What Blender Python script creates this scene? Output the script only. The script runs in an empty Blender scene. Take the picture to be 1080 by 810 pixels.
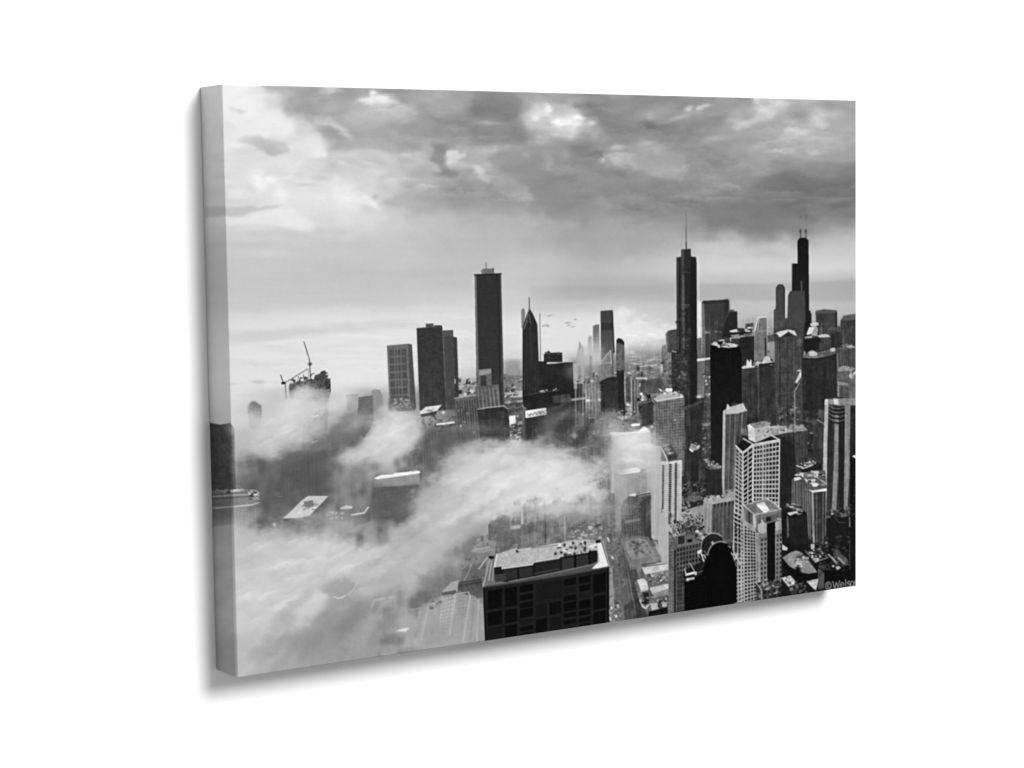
import bpy, math, random
import numpy as np

# ---------------------------------------------------------------- camera, world, lamps, exposure
scene = bpy.context.scene
scene.view_settings.view_transform = 'Standard'
scene.view_settings.look = 'None'
scene.view_settings.exposure = 0.0
scene.view_settings.gamma = 1.0
scene.render.resolution_x = 1024
scene.render.resolution_y = 768
scene.render.engine = 'CYCLES'

W = 0.76                      # canvas width in metres
H = W * 0.707121              # canvas height
D = W * 0.0587396             # depth of the stretched canvas
# camera pose solved from the corners of the canvas (object -> camera, unit width)
FIT = dict(ax=0.08598615, ay=0.58097978, az=0.01454573, tx=0.0807531, ty=0.04016133,
           dist=math.exp(0.99514315), f=2160.28349, sx=1.568, sy=10.223)

def rot_matrix(a, b, c):
    X = np.array([[1, 0, 0], [0, math.cos(a), -math.sin(a)], [0, math.sin(a), math.cos(a)]])
    Y = np.array([[math.cos(b), 0, math.sin(b)], [0, 1, 0], [-math.sin(b), 0, math.cos(b)]])
    Z = np.array([[math.cos(c), -math.sin(c), 0], [math.sin(c), math.cos(c), 0], [0, 0, 1]])
    return Z @ X @ Y
RC = rot_matrix(FIT['ax'], FIT['ay'], FIT['az'])
TC = np.array([FIT['tx'], FIT['ty'], -FIT['dist']])
# canvas axes (u right, v up, n towards the viewer) -> world (X, Z, -Y)
A = np.array([[1, 0, 0], [0, 0, -1], [0, 1, 0]], float)      # world = A @ canvas
HANG = 1.45                                                   # height of the canvas centre

def art_xy(P):
    """where a point of the stretched cloth falls in the artwork's own drawing units"""
    Q = (P / W) @ RC.T + TC
    return 540 + FIT['sx'] + FIT['f'] * Q[:, 0] / -Q[:, 2], 405 + FIT['sy'] - FIT['f'] * Q[:, 1] / -Q[:, 2]

from mathutils import Matrix, Vector
Rw = A @ RC.T                                  # camera axes in world
pos = A @ (RC.T @ (-TC)) * W + np.array([0, 0, HANG])
cam_data = bpy.data.cameras.new('camera')
cam = bpy.data.objects.new('camera', cam_data)
scene.collection.objects.link(cam)
M4 = Matrix.Identity(4)
for i in range(3):
    for j in range(3):
        M4[i][j] = Rw[i, j]
    M4[i][3] = pos[i]
cam.matrix_world = M4
cam_data.sensor_width = 36.0
cam_data.lens = 36.0 * FIT['f'] / 1080.0
cam_data.shift_x = -FIT['sx'] / 1080.0
cam_data.shift_y = FIT['sy'] / 1080.0
cam_data.clip_end = 100.0
cam_data.clip_start = 0.05
scene.camera = cam

world = bpy.data.worlds.new('World')
scene.world = world
world.use_nodes = True
bg = world.node_tree.nodes['Background']
bg.inputs['Color'].default_value = (1, 1, 1, 1)
WORLD_STRENGTH = 0.42
bg.inputs['Strength'].default_value = WORLD_STRENGTH

def area_lamp(name, loc, target, size, energy):
    d = bpy.data.lights.new(name, 'AREA')
    d.shape = 'DISK'
    d.size = size
    d.energy = energy
    o = bpy.data.objects.new(name, d)
    o.location = loc
    o.rotation_euler = (Vector(target) - Vector(loc)).to_track_quat('-Z', 'Y').to_euler()
    scene.collection.objects.link(o)
    return o
# one soft studio lamp, up and to the right of the wall, throws the shadow down and to the left
KEY_DIR = Vector((0.24, -1.0, 0.53)).normalized()
area_lamp('studio_softbox', Vector((0, 0, HANG)) + KEY_DIR * 6.0, (0, 0, HANG), 2.6, 430)

PRINT_GAIN = 0.76             # reflectance of the inks against their tone in the artwork
# ---------------------------------------------------------------- the printed artwork
# A black and white city picture, drawn here tone by tone (0..255) in its own drawing units.
SC = 2
X0, X1, Y0, Y1 = 198, 912, 78, 724
NX, NY = (X1 - X0) * SC, (Y1 - Y0) * SC
gx = X0 + (np.arange(NX) + .5) / SC
gy = Y0 + (np.arange(NY) + .5) / SC
XX, YY = np.meshgrid(gx, gy)
rng = np.random.default_rng(11)

def vnoise(cx, cy, seed):
    r = np.random.default_rng(seed)
    g = r.random((int((Y1 - Y0) / cy) + 4, int((X1 - X0) / cx) + 4))
    fx = (gx - X0) / cx; fy = (gy - Y0) / cy
    ix = fx.astype(int); iy = fy.astype(int)
    tx = fx - ix; ty = fy - iy
    tx = tx * tx * tx * (tx * (tx * 6 - 15) + 10); ty = ty * ty * ty * (ty * (ty * 6 - 15) + 10)
    a = g[iy][:, ix]; b = g[iy][:, ix + 1]; c = g[iy + 1][:, ix]; d = g[iy + 1][:, ix + 1]
    top = a + (b - a) * tx; bot = c + (d - c) * tx
    return top + (bot - top) * ty[:, None]

def fbm(cx, cy, seed, octv=5, gain=.5):
    s = 0; amp = 1; tot = 0
    for k in range(octv):
        s = s + amp * (vnoise(cx / 2 ** k, cy / 2 ** k, seed * 31 + k) - .5)
        tot += amp; amp *= gain
    return s / tot * 2          # about -1..1

def blur(a, r):
    r = int(round(r))
    if r < 1: return a
    for _ in range(3):
        for ax in (0, 1):
            p = np.pad(a, [(r + 1, r) if i == ax else (0, 0) for i in (0, 1)], mode='edge')
            c = np.cumsum(p, axis=ax)
            n = a.shape[ax]
            if ax == 0: a = (c[2 * r + 1:2 * r + 1 + n] - c[:n]) / (2 * r + 1)
            else: a = (c[:, 2 * r + 1:2 * r + 1 + n] - c[:, :n]) / (2 * r + 1)
    return a

DXW = fbm(26, 18, 5, 6, .66) * 1.15; DYW = fbm(30, 14, 6, 6, .66) * 1.15
WISP = fbm(24, 12, 7, 6, .62)
FLUF = fbm(6.5, 4.2, 77, 4, .6)
SKY = False
FINE = fbm(3, 3, 8, 3)
GRAIN = fbm(1.3, 1.3, 9, 2)

def box(x0, x1, y0, y1, pad=2):
    a = max(0, int((x0 - pad - X0) * SC)); b = min(NX, int((x1 + pad - X0) * SC) + 1)
    c = max(0, int((y0 - pad - Y0) * SC)); d = min(NY, int((y1 + pad - Y0) * SC) + 1)
    return slice(c, max(c, d)), slice(a, max(a, b))

def inside(pts, x, y):
    m = np.zeros(x.shape, bool)
    n = len(pts)
    for i in range(n):
        xa, ya = pts[i]; xb, yb = pts[(i + 1) % n]
        if ya == yb: continue
        c = ((y < ya) != (y < yb)) & (x < (xb - xa) * (y - ya) / (yb - ya) + xa)
        m ^= c
    return m

def cover(pts, sl, warp=0.0, q=3):
    x = XX[sl]; y = YY[sl]
    if warp: x = x + DXW[sl] * warp; y = y + DYW[sl] * warp
    c = np.zeros(x.shape)
    for i in range(q):
        for j in range(q):
            c += inside(pts, x + ((i + .5) / q - .5) / SC, y + ((j + .5) / q - .5) / SC)
    return c / (q * q)

def mix(sl, cov, g):
    G[sl] = G[sl] * (1 - cov) + g * cov

def P(pts, g, a=1.0, n=0.0, g2=None):
    """hard-edged polygon; g2 = tone at the lower end, n = mottling"""
    xs = [p[0] for p in pts]; ys = [p[1] for p in pts]
    sl = box(min(xs), max(xs), min(ys), max(ys))
    c = cover(pts, sl) * a
    t = g
    if g2 is not None: t = g + (g2 - g) * np.clip((YY[sl] - min(ys)) / max(1e-6, max(ys) - min(ys)), 0, 1)
    if n: t = t + n * (FINE[sl] * .7 + GRAIN[sl] * .6)
    mix(sl, c, t)

def SP(pts, g, a=1.0, soft=4, warp=6.0, rel=False):
    """soft, ragged polygon for cloud; rel = add the tone instead of replacing"""
    xs = [p[0] for p in pts]; ys = [p[1] for p in pts]
    sl = box(min(xs), max(xs), min(ys), max(ys), pad=soft * 3 + warp + 2)
    c = blur(cover(pts, sl, warp * 1.5, 1), soft * SC * .95)
    if warp > 1.5: c = np.clip(c + WISP[sl] * 1.5 * c * (1 - c) * 2, 0, 1) * (1 + .25 * np.minimum(WISP[sl], 0))
    c = c * a
    if rel: G[sl] += g * c
    else: mix(sl, c, g)

def B(cx, cy, rx, ry, g, a=1.0, rot=0.0, rag=.35, rel=False):
    """soft ragged puff"""
    R = max(rx, ry) * 2.6
    sl = box(cx - R, cx + R, cy - R, cy + R)
    x = XX[sl] - cx + DXW[sl] * rx * rag; y = YY[sl] - cy + DYW[sl] * ry * rag
    ca, sa = math.cos(math.radians(rot)), math.sin(math.radians(rot))
    u = (x * ca + y * sa) / rx; v = (-x * sa + y * ca) / ry
    c = np.exp(-(u * u + v * v) ** 1.15)
    if rag > .25: c = np.clip(c * (1 + .7 * WISP[sl] * (1 - c)), 0, 1)
    if SKY and g > 195: c = np.clip(c * (1.0 + 1.1 * FLUF[sl] * np.clip(1.25 - c, 0, 1)), 0, 1)
    c = c * a
    if rel: G[sl] += g * c
    else: mix(sl, c, g)

def L(x0, y0, x1, y1, g, w=1.0, a=1.0):
    sl = box(min(x0, x1), max(x0, x1), min(y0, y1), max(y0, y1), pad=w + 1)
    x = XX[sl]; y = YY[sl]
    dx, dy = x1 - x0, y1 - y0
    t = np.clip(((x - x0) * dx + (y - y0) * dy) / max(1e-9, dx * dx + dy * dy), 0, 1)
    d = np.hypot(x - x0 - t * dx, y - y0 - t * dy)
    mix(sl, np.clip((w / 2 - d) * SC + .5, 0, 1) * a, g)

def PL(pts, g, w=1.0, a=1.0):
    for p, q in zip(pts[:-1], pts[1:]): L(p[0], p[1], q[0], q[1], g, w, a)

def quad_uv(q, x, y):
    src = [(0, 0), (1, 0), (1, 1), (0, 1)]
    Amat = []; b = []
    for (u, v), (px, py) in zip(src, q):
        Amat.append([px, py, 1, 0, 0, 0, -u * px, -u * py]); b.append(u)
        Amat.append([0, 0, 0, px, py, 1, -v * px, -v * py]); b.append(v)
    h = np.linalg.lstsq(np.array(Amat, float), np.array(b, float), rcond=None)[0]
    w = h[6] * x + h[7] * y + 1
    return (h[0] * x + h[1] * y + h[2]) / w, (h[3] * x + h[4] * y + h[5]) / w

def band(f, lo, hi, e):
    return np.clip((f - lo) / e + .5, 0, 1) * np.clip((hi - f) / e + .5, 0, 1)

def F(q, nx, ny, g, fx=.5, fy=.5, a=1.0, jit=.25, seed=1, sk=0.0):
    """window pattern over the quad TL,TR,BR,BL"""
    xs = [p[0] for p in q]; ys = [p[1] for p in q]
    sl = box(min(xs), max(xs), min(ys), max(ys))
    x = XX[sl]; y = YY[sl]
    u, v = quad_uv(q, x, y)
    m = cover(q, sl)
    wpx = (abs(q[1][0] - q[0][0]) + abs(q[1][1] - q[0][1])) / nx
    hpx = abs(q[3][1] - q[0][1]) / ny
    cu = u * nx; cv = v * ny + sk * u
    fu = cu - np.floor(cu); fv = cv - np.floor(cv)
    k = m
    if nx > 1 or fx < 1: k = k * band(fu, .5 - fx / 2, .5 + fx / 2, min(.45, .6 / max(wpx, .1)))
    if ny > 1: k = k * band(fv, .5 - fy / 2, .5 + fy / 2, min(.45, .6 / max(hpx, .1)))
    r = np.random.default_rng(seed).random((ny + 9, nx + 5))
    j = 1 - jit * r[np.clip(np.floor(cv).astype(int) + 3, 0, ny + 8), np.clip(np.floor(cu).astype(int) + 2, 0, nx + 4)]
    mix(sl, np.clip(k * a * j, 0, 1), g)

def C(q, n, lo, hi, s=2.0, seed=0, a=1.0, asp=1.4):
    """rooftop clutter: many small skewed blocks inside the quad"""
    r = np.random.default_rng(seed + 500)
    q = np.array(q, float)
    e1 = (q[1] - q[0]); e1 = e1 / (np.hypot(*e1) + 1e-9)
    e2 = (q[3] - q[0]); e2 = e2 / (np.hypot(*e2) + 1e-9)
    for _ in range(n):
        u, v = r.random(2)
        c = (q[0] * (1 - u) + q[1] * u) * (1 - v) + (q[3] * (1 - u) + q[2] * u) * v
        w = s * (.3 + r.random()) * asp / 2; h = s * (.3 + r.random()) / 2
        t = lo + (hi - lo) * r.random()
        P([tuple(c - e1 * w - e2 * h), tuple(c + e1 * w - e2 * h), tuple(c + e1 * w + e2 * h), tuple(c - e1 * w + e2 * h)], t, a)

def T(x0, y0, x1, y1, xb0, yb, xb1, g, g2=None, n=6, a=1.0):
    """tower face: top edge, then foot"""
    P([(x0, y0), (x1, y1), (xb1, yb), (xb0, yb)], g, a, n, g2)

def LOW(pts, n, seed, roof=(120, 190), face=(60, 95), s=9.0, a=1.0, h=(3, 12)):
    """a packed quarter of low blocks inside the polygon, roofs running to the vanishing point"""
    r = np.random.default_rng(seed + 900)
    xs = [p[0] for p in pts]; ys = [p[1] for p in pts]; L_ = []
    while len(L_) < n:
        x = min(xs) + r.random() * (max(xs) - min(xs)); y = min(ys) + r.random() * (max(ys) - min(ys))
        if inside(pts, np.array([x]), np.array([y]))[0]: L_.append((y, x))
    for y, x in sorted(L_):
        k = s * (.45 + .8 * r.random()) * (.45 + (y - 380) / 260)
        dx, dy = 642 - x, 250 - y; d = math.hypot(dx, dy); dx /= d; dy /= d
        de = k * (.5 + .6 * r.random()); w = k * (.6 + .7 * r.random()); hh_ = (h[0] + (h[1] - h[0]) * r.random() ** 2) * (.4 + (y - 380) / 260)
        fl = (x, y); fr = (x + w, y - w * .14); bl = (x + dx * de, y + dy * de * .75); br = (fr[0] + dx * de, fr[1] + dy * de * .75)
        tf = face[0] + (face[1] - face[0]) * r.random(); tr = roof[0] + (roof[1] - roof[0]) * r.random() ** 1.6
        P([fl, fr, (fr[0], fr[1] + hh_), (x, y + hh_)], tf, a, 8)
        if hh_ > 4: F([fl, fr, (fr[0], fr[1] + hh_), (x, y + hh_)], max(2, int(w / 2)), max(2, int(hh_ / 2.2)), tf + 34 * (r.random() - .4), .5, .45, .6 * a, .6, int(x))
        side = [fr, br, (br[0], br[1] + hh_), (fr[0], fr[1] + hh_)] if dx < 0 else [fl, bl, (bl[0], bl[1] + hh_), (x, y + hh_)]
        P(side, tf * .8, a, 5)
        P([fl, fr, br, bl], tr, a, 12)
        if r.random() < .6:
            u = .2 + .4 * r.random(); cx = x + w * u + dx * de * .4; cy = y - w * u * .14 + dy * de * .3
            P([(cx, cy), (cx + w * .25, cy - w * .03), (cx + w * .3, cy + k * .14), (cx, cy + k * .17)], 60 + 150 * r.random(), a * .9)
        if r.random() < .35: PL([fl, fr], min(235, tr + 50), .7, .6 * a)

def MELT(pts, r, a=1.0):
    xs = [p[0] for p in pts]; ys = [p[1] for p in pts]
    sl = box(min(xs), max(xs), min(ys), max(ys), pad=14)
    mix(sl, blur(cover(pts, sl, 4, 1), 8) * a, blur(G[sl].copy(), r))

def LOBES(pts, n, seed, rx, amp, asp=.5, lo=0, hi=255, skew=0.0):
    """overlapping billows: crisp lit crown, soft shaded base"""
    r = np.random.default_rng(seed + 77)
    xs = [p[0] for p in pts]; ys = [p[1] for p in pts]; L_ = []
    while len(L_) < n:
        x = min(xs) + r.random() * (max(xs) - min(xs)); y = min(ys) + r.random() * (max(ys) - min(ys))
        if inside(pts, np.array([x]), np.array([y]))[0]: L_.append((y, x))
    for y, x in sorted(L_):
        iy = min(NY - 1, max(0, int((y - Y0) * SC))); ix = min(NX - 1, max(0, int((x - X0) * SC)))
        if not lo <= G[iy, ix] <= hi: r.random(3); continue
        w = rx[0] + (rx[1] - rx[0]) * r.random() ** 1.7; h = w * asp * (.6 + .6 * r.random()); am = amp * (.4 + .8 * r.random())
        sl = box(x - w * 1.9, x + w * 1.9, y - h * 2.4, y + h * 3.2)
        X_ = (XX[sl] - x + DXW[sl] * w * .55 + FLUF[sl] * w * .16) / w; Y_ = (YY[sl] - y + skew * (XX[sl] - x) + DYW[sl] * h * .7 + FLUF[sl] * h * .3) / h
        d = np.sqrt(X_ ** 2 + np.where(Y_ < 0, Y_, Y_ * .55) ** 2)
        up = np.clip((1.0 - d) / np.where(Y_ < -.1, .22, .8), 0, 1); up = up * up * (3 - 2 * up)
        G[sl] += up * am * np.clip(.15 - Y_ * .85, -.75, 1.0) * np.clip(1.25 - X_ ** 2 * .6, .2, 1)

# ---- broad tones: one row every few units, one column every 30 units from 240 to 900
cols = np.arange(240, 901, 30)
rows = {
 78:  [232,228,170,160,150,150,145,160,155,140,145,160,150,145,145,145,148,152,155,200,178,172,165],
 92:  [232,228,172,160,150,152,145,160,155,140,145,165,150,138,140,138,142,150,150,198,178,172,165],
 105: [231,230,196,158,150,205,150,165,160,140,142,168,158,143,148,148,150,160,152,196,172,170,160],
 120: [228,230,226,168,172,190,182,152,142,145,148,208,208,142,146,158,148,150,172,178,165,182,172],
 135: [225,225,228,198,160,170,165,147,145,150,142,186,188,150,148,140,140,158,165,168,182,175,170],
 150: [223,216,206,222,166,166,165,156,150,146,152,166,158,142,152,164,155,150,162,170,172,175,170],
 165: [220,216,220,216,190,186,184,176,190,176,170,160,150,140,160,160,154,142,154,165,170,172,160],
 180: [217,216,218,206,200,204,194,178,165,178,156,146,146,140,152,154,149,148,150,154,150,146,142],
 195: [214,222,220,216,218,206,190,174,156,160,158,142,142,144,144,142,144,146,144,132,126,123,126],
 210: [208,212,220,220,221,206,186,168,152,156,150,139,139,144,133,131,132,138,138,129,119,122,118],
 225: [216,216,218,215,217,211,195,180,172,170,168,150,146,155,150,148,148,131,126,121,116,125,125],
 240: [208,210,202,209,209,205,200,190,184,176,175,166,156,158,160,158,151,141,130,126,132,148,163],
 260: [198,197,196,195,193,191,190,186,181,179,180,176,166,161,161,166,171,184,182,168,184,190,190],
 280: [195,195,195,192,191,190,190,188,186,185,190,190,181,178,185,190,195,200,200,200,200,204,200],
 300: [193,193,192,192,191,190,190,189,188,190,194,189,177,174,176,177,180,184,184,185,186,180,176],
 320: [196,197,197,197,197,196,197,200,200,196,200,192,190,190,190,188,188,186,186,188,186,182,180],
 340: [208,210,212,213,214,215,215,215,214,214,216,217,217,217,210,200,194,190,190,190,188,185,183],
 360: [214,215,216,217,218,220,220,218,216,214,215,217,217,217,218,212,200,190,180,170,150,140,140],
 380: [218,219,220,221,222,222,222,218,214,210,206,210,210,200,190,170,120,100,100,100,90,85,85],
 400: [222,222,220,218,224,224,222,214,206,190,170,120,150,140,130,120,90,80,70,80,70,75,85],
 420: [217,206,196,180,205,160,175,140,118,98,110,60,75,112,112,92,60,60,60,60,55,65,80],
 440: [207,185,195,172,178,140,190,150,116,80,95,75,85,112,125,108,70,50,55,55,55,60,70],
 460: [192,190,194,152,138,194,200,134,120,108,110,92,82,118,178,118,70,50,60,60,50,60,70],
 480: [180,182,166,116,164,200,188,116,140,182,172,145,92,122,195,150,70,50,60,60,50,60,60],
 500: [160,162,134,104,140,165,165,122,165,205,214,205,166,128,166,150,60,55,60,50,50,60,50],
 520: [128,132,112,116,130,120,122,145,190,210,214,212,200,150,142,130,70,60,60,50,50,60,45],
 540: [152,134,122,130,138,124,112,162,188,200,190,172,182,150,122,120,120,80,60,50,45,45,40],
 560: [190,160,124,152,152,142,158,176,186,186,134,132,138,130,112,120,120,90,60,50,50,45,40],
 580: [197,192,180,186,190,176,180,178,160,130,140,130,130,125,108,110,110,70,60,70,80,60,40],
 600: [192,198,200,200,200,190,178,158,140,110,90,80,80,95,108,130,110,60,60,60,80,60,35],
 620: [192,200,203,200,198,184,164,148,118,120,80,80,80,95,100,110,100,60,60,60,60,50,30],
 640: [195,200,200,190,172,165,164,152,152,150,80,80,80,95,90,90,80,60,60,60,60,50,30],
 660: [195,198,184,168,146,162,162,164,160,155,90,80,80,90,90,90,80,60,60,60,60,50,30],
 680: [190,186,165,152,150,160,164,166,162,155,90,80,80,90,90,90,80,60,60,60,60,50,30],
 700: [188,176,162,158,156,160,160,160,160,155,90,80,80,90,90,90,80,60,60,60,60,50,30],
 724: [186,172,160,158,156,160,160,160,160,155,90,80,80,90,90,90,80,60,60,60,60,50,30],
}
ry = sorted(rows)
tab = np.array([rows[k] for k in ry], float)
def smooth_at(x, y):
    fx = np.clip((x - 240) / 30, 0, 21.999); ix = fx.astype(int); tx = fx - ix; tx = tx * tx * (3 - 2 * tx)
    idx = np.clip(np.searchsorted(ry, y, side='right') - 1, 0, len(ry) - 2)
    ya = np.array(ry)[idx]; yb = np.array(ry)[idx + 1]
    ty = np.clip((y - ya) / (yb - ya), 0, 1); ty = ty * ty * (3 - 2 * ty)
    a = tab[idx, ix] * (1 - tx) + tab[idx, ix + 1] * tx
    b = tab[idx + 1, ix] * (1 - tx) + tab[idx + 1, ix + 1] * tx
    return a * (1 - ty) + b * ty
wf = np.clip((YY - 240) / 60, 0, 1)
G = smooth_at(XX + DXW * 20 * (1 - .5 * wf), YY + DYW * (11 * (1 - wf) + 3))
G = blur(G, 3)
# ---- cloud shapes
SKY = True
SP([(276,70),(284,93),(300,103),(301,116),(312,119),(322,116),(328,124),(331,136),(344,143),(352,151),(372,158),(384,156),(400,153),(420,160),(438,164),(452,150),(440,120),(400,112),(392,108),(380,70)], 156, .45, 2, 5)
SP([(252,146),(262,142),(274,140),(283,145),(297,146),(304,153),(307,159),(297,160),(286,162),(277,158),(266,153)], 186, .95, 1.6, 3)
SP([(262,147),(280,148),(298,152),(300,157),(285,160)], 174, .5, 2, 2)
SP([(238,111),(245,111),(252,113),(263,119),(255,120),(244,116)], 208, .9, 1.2, 2)
SP([(238,128),(247,131),(250,135),(238,133)], 214, .7, 1.2, 2)
B(272, 190, 7, 11, 240, .8, -20); B(285, 189, 7, 4, 242, .8); B(297, 203, 7, 9, 238, .75); B(249, 205, 11, 5, 232, .7)
B(262, 196, 12, 4, 205, .5, 30)
SP([(215,219),(240,219),(262,217),(285,218),(300,217),(288,221),(268,224),(258,226),(250,229),(215,231)], 186, .9, 1.3, 2)
SP([(212,231),(246,229),(262,226),(290,222),(312,221),(330,236),(322,246),(300,240),(270,236),(215,238)], 228, .75, 2.0, 3)
B(322, 239, 10, 6, 226, .8); B(262,246,26,4,196,.5); B(258,258,30,3,188,.5); B(285,268,28,4,206,.6); B(345,243,24,4,190,.5)
B(240,242,12,8,200,.4)
B(375, 212, 20, 10, 232, .7, 10); B(362, 203, 14, 6, 234, .6, 25); B(392, 214, 8, 4, 238, .7, 40)
SP([(380,217),(394,217),(396,224),(384,223)], 200, .6, 2, 2); B(396, 207, 3, 4, 165, .6, 60)
SP([(405,210),(415,204),(432,200),(450,212),(470,214),(500,216),(520,214),(524,222),(480,225),(440,226),(418,220)], 168, .7, 2.2, 6)
B(395,103,12,6,230,.85,0,.9); B(388,106,8,3,242,.7,0,.8); B(405,106,10,3,234,.8); B(393,97,4,3,235,.9); B(412,108,8,3,215,.7)
B(348, 95, 9, 5, 205, .9); B(400,118,25,9,190,.6); B(355,107,20,7,168,.6)
B(352,132,18,4,196,.6,28,.9); B(366,142,7,3,208,.6,40); B(357,134,8,2.2,206,.5,20)
SP([(346,155),(372,158),(400,158),(416,164),(420,171),(400,168),(378,170),(355,165)], 202, .8, 1.8, 4)
B(330,163,14,5,222,.7); B(340,161,8,6,228,.7); B(345,168,14,2.5,190,.6); B(340,188,11,3,188,.8); B(322,195,14,2,188,.5)
B(362,172,6,4,222,.6); B(390,173,9,2.5,216,.7,15); B(375,180,14,2.5,190,.6); B(398,182,12,3,210,.7); B(412,190,8,4,214,.6)
SP([(405,163),(425,166),(440,162),(460,166),(480,168),(462,175),(430,175),(405,170)], 194, .5, 2, 5)
# ragged hole and its bright window
SP([(452,163),(458,152),(468,150),(472,156),(469,170),(476,176),(484,178),(474,183),(462,176),(455,170)], 138, .6, 2, 6)
C([(455,152),(470,152),(470,178),(455,178)], 18, 120, 178, 2, 3, .3)
SP([(469,158),(482,158),(486,162),(492,160),(494,166),(482,170),(472,172)], 212, .95, 1.0, 2.5)
SP([(492,160),(505,154),(522,152),(527,160),(524,168),(508,172),(494,168)], 184, .85, 2, 4)
SP([(455,183),(470,178),(478,182),(468,186)], 135, .6, 1.5, 2)
B(505,180,6,6,206,.8,30,.9); B(510,189,7,4,192,.7,30,.9); B(502,176,4,3,214,.6,0,.9)
SP([(522,184),(545,186),(556,196),(560,210),(552,215),(536,206),(520,200)], 172, .7, 2, 4)
SP([(466,188),(480,200),(500,212),(512,214),(490,216),(474,208),(462,196)], 146, .6, 2.5, 4)
SP([(490,128),(502,126),(530,128),(545,140),(520,150),(490,148),(470,146),(480,136)], 138, .7, 3, 5)
B(518,130,14,2.2,172,.8,4); B(555,105,14,7,176,.6); B(470,104,22,8,172,.5)
SP([(500,104),(520,98),(545,102),(560,118),(548,124),(510,122),(498,116)], 136, .6, 3, 5)
SP([(546,128),(556,120),(574,112),(588,106),(606,112),(616,124),(622,134),(600,140),(575,136),(552,134)], 196, .8, 2.4, 5)
B(600,127,14,5.5,238,.9,0,.9); B(579,114.5,5,5,236,.85,0,.9); B(565,125,5,3.5,232,.95); B(612,129,9,3.5,234,.9,-5,.9); B(591,130,7,4,240,.9,0,.5); B(624,130,5,2.5,222,.7); B(572,120,8,4,226,.6); B(609,123,5,3,238,.8)
B(600,142,26,8,196,.7); B(588,160,14,10,176,.6); B(576,168,7,5,192,.7,60,.9); B(579,172,5,4,198,.6,80,.9); B(598,162,5,5,192,.7,50); B(556,164,5,3,190,.7,30)
SP([(602,152),(622,150),(640,158),(640,180),(628,186),(612,176),(602,164)], 134, .65, 2.6, 6)
SP([(634,158),(650,152),(668,152),(688,146),(696,152),(708,156),(722,164),(728,180),(720,192),(690,186),(664,176),(650,176),(640,166)], 168, .75, 1.6, 4)
B(652,155,10,2.6,190,.85,-5); B(684,151,9,2.6,186,.8,-16); B(693,160,4,4,180,.5,60); B(652,168,6,5,182,.7,60); B(636,169,3,3,182,.7)
SP([(640,170),(652,172),(660,186),(646,182)], 136, .6, 1.6, 3)
B(724,114,5,3,212,.8,-25,.9); B(736,112.5,6,3,208,.8,-10,.9); B(744,111,5,2,200,.8); B(714,124,14,3,182,.8,-18); B(735,118,12,3,175,.6)
SP([(640,132),(690,132),(716,134),(730,128),(760,122),(758,140),(720,150),(690,152),(660,152),(640,146)], 132, .6, 3, 6)
SP([(700,150),(740,158),(770,162),(760,170),(720,166)], 130, .6, 3, 5)
B(798,102,5,9,216,.85); B(806,118,10,9,206,.75,-20); B(786,130,14,4,204,.8,-16); B(775,127,9,2.5,190,.7); B(752,146,14,3,182,.7,-5)
B(820,108,18,10,192,.6); B(838,138,15,3.5,196,.8); B(862,125,7,9,200,.8,10); B(868,132,6,4,206,.7); B(842,122,10,4,145,.7); B(850,128,8,3,150,.5); B(836,110,9,6,162,.4)
B(830,165,40,7,178,.5); B(880,110,16,4,158,.6,10)
SP([(806,190),(850,184),(910,182),(912,196),(880,206),(850,208),(820,204)], 116, .6, 3.5, 6)
SP([(628,210),(640,202),(660,210),(700,214),(760,216),(800,218),(780,224),(720,222),(680,222),(650,218)], 124, .55, 3, 5)
SP([(624,204),(640,212),(650,222),(632,218)], 172, .6, 2, 3)
SP([(740,224),(770,228),(800,234),(840,238),(850,244),(810,244),(770,242),(745,238)], 118, .55, 3.5, 5)
B(876,212,34,3,138,.5,-8); B(870,200,50,8,114,.35)
SP([(728,259),(790,258),(830,256),(840,266),(790,270),(735,268)], 196, .5, 2, 3)
SP([(420,222),(500,220),(560,226),(620,228),(600,240),(500,236),(430,232)], 184, .4, 4, 5)
# streaky cloud texture, strong in the deck, faint near the horizon
deck = np.clip((250 - YY) / 60, 0, 1)
dark = np.clip((226 - G) / 45, 0.34, 1) * np.clip((246 - G) / 20, .2, 1)
WIS = fbm(46, 13, 21, 6, .58); PUF = fbm(20, 11, 22, 6, .6)
def warped(h, ax, ay, k):       # domain-warped copy of a field
    iy = np.clip((np.arange(NY)[:, None] + ay * k * SC), 0, NY - 1).astype(int)
    ix = np.clip((np.arange(NX)[None, :] + ax * k * SC), 0, NX - 1).astype(int)
    return h[iy, ix]
HUMP = warped(1 - 2 * np.abs(fbm(38, 17, 24, 6, .55)), DXW, DYW, 9)
LUMP = warped(fbm(17, 9, 25, 5, .6), DYW, DXW, 6)
def relief(h, d):               # lit crowns over shaded bases
    return h - np.roll(h, int(d * SC), axis=0)
calm = 1 - .62 * np.clip((YY - 150) / 40, 0, 1) * np.clip((XX - 480) / 120, 0, 1)
BIL = (relief(blur(HUMP, 6), -7) * 24 + relief(blur(LUMP, 3), -3) * 8 + (blur(HUMP, 5) - .6) * 12) * calm
mass = np.clip((XX - 400) / 120, 0, 1) * np.clip((245 - YY) / 40, 0, 1)
G -= mass * 9 * np.clip((215 - G) / 40, 0, 1)
G += (WIS * 8 + PUF * 3 + BIL * .55) * deck * dark
LOBES([(296,80),(905,80),(905,200),(800,225),(640,225),(560,222),(420,205),(360,165)], 130, 1, (9,42), 12, .42)
LOBES([(300,85),(905,85),(905,150),(640,190),(440,170)], 110, 21, (4,14), 8, .4)
LOBES([(400,150),(560,150),(640,210),(560,222),(440,215)], 30, 2, (10,30), 10, .45)
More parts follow.
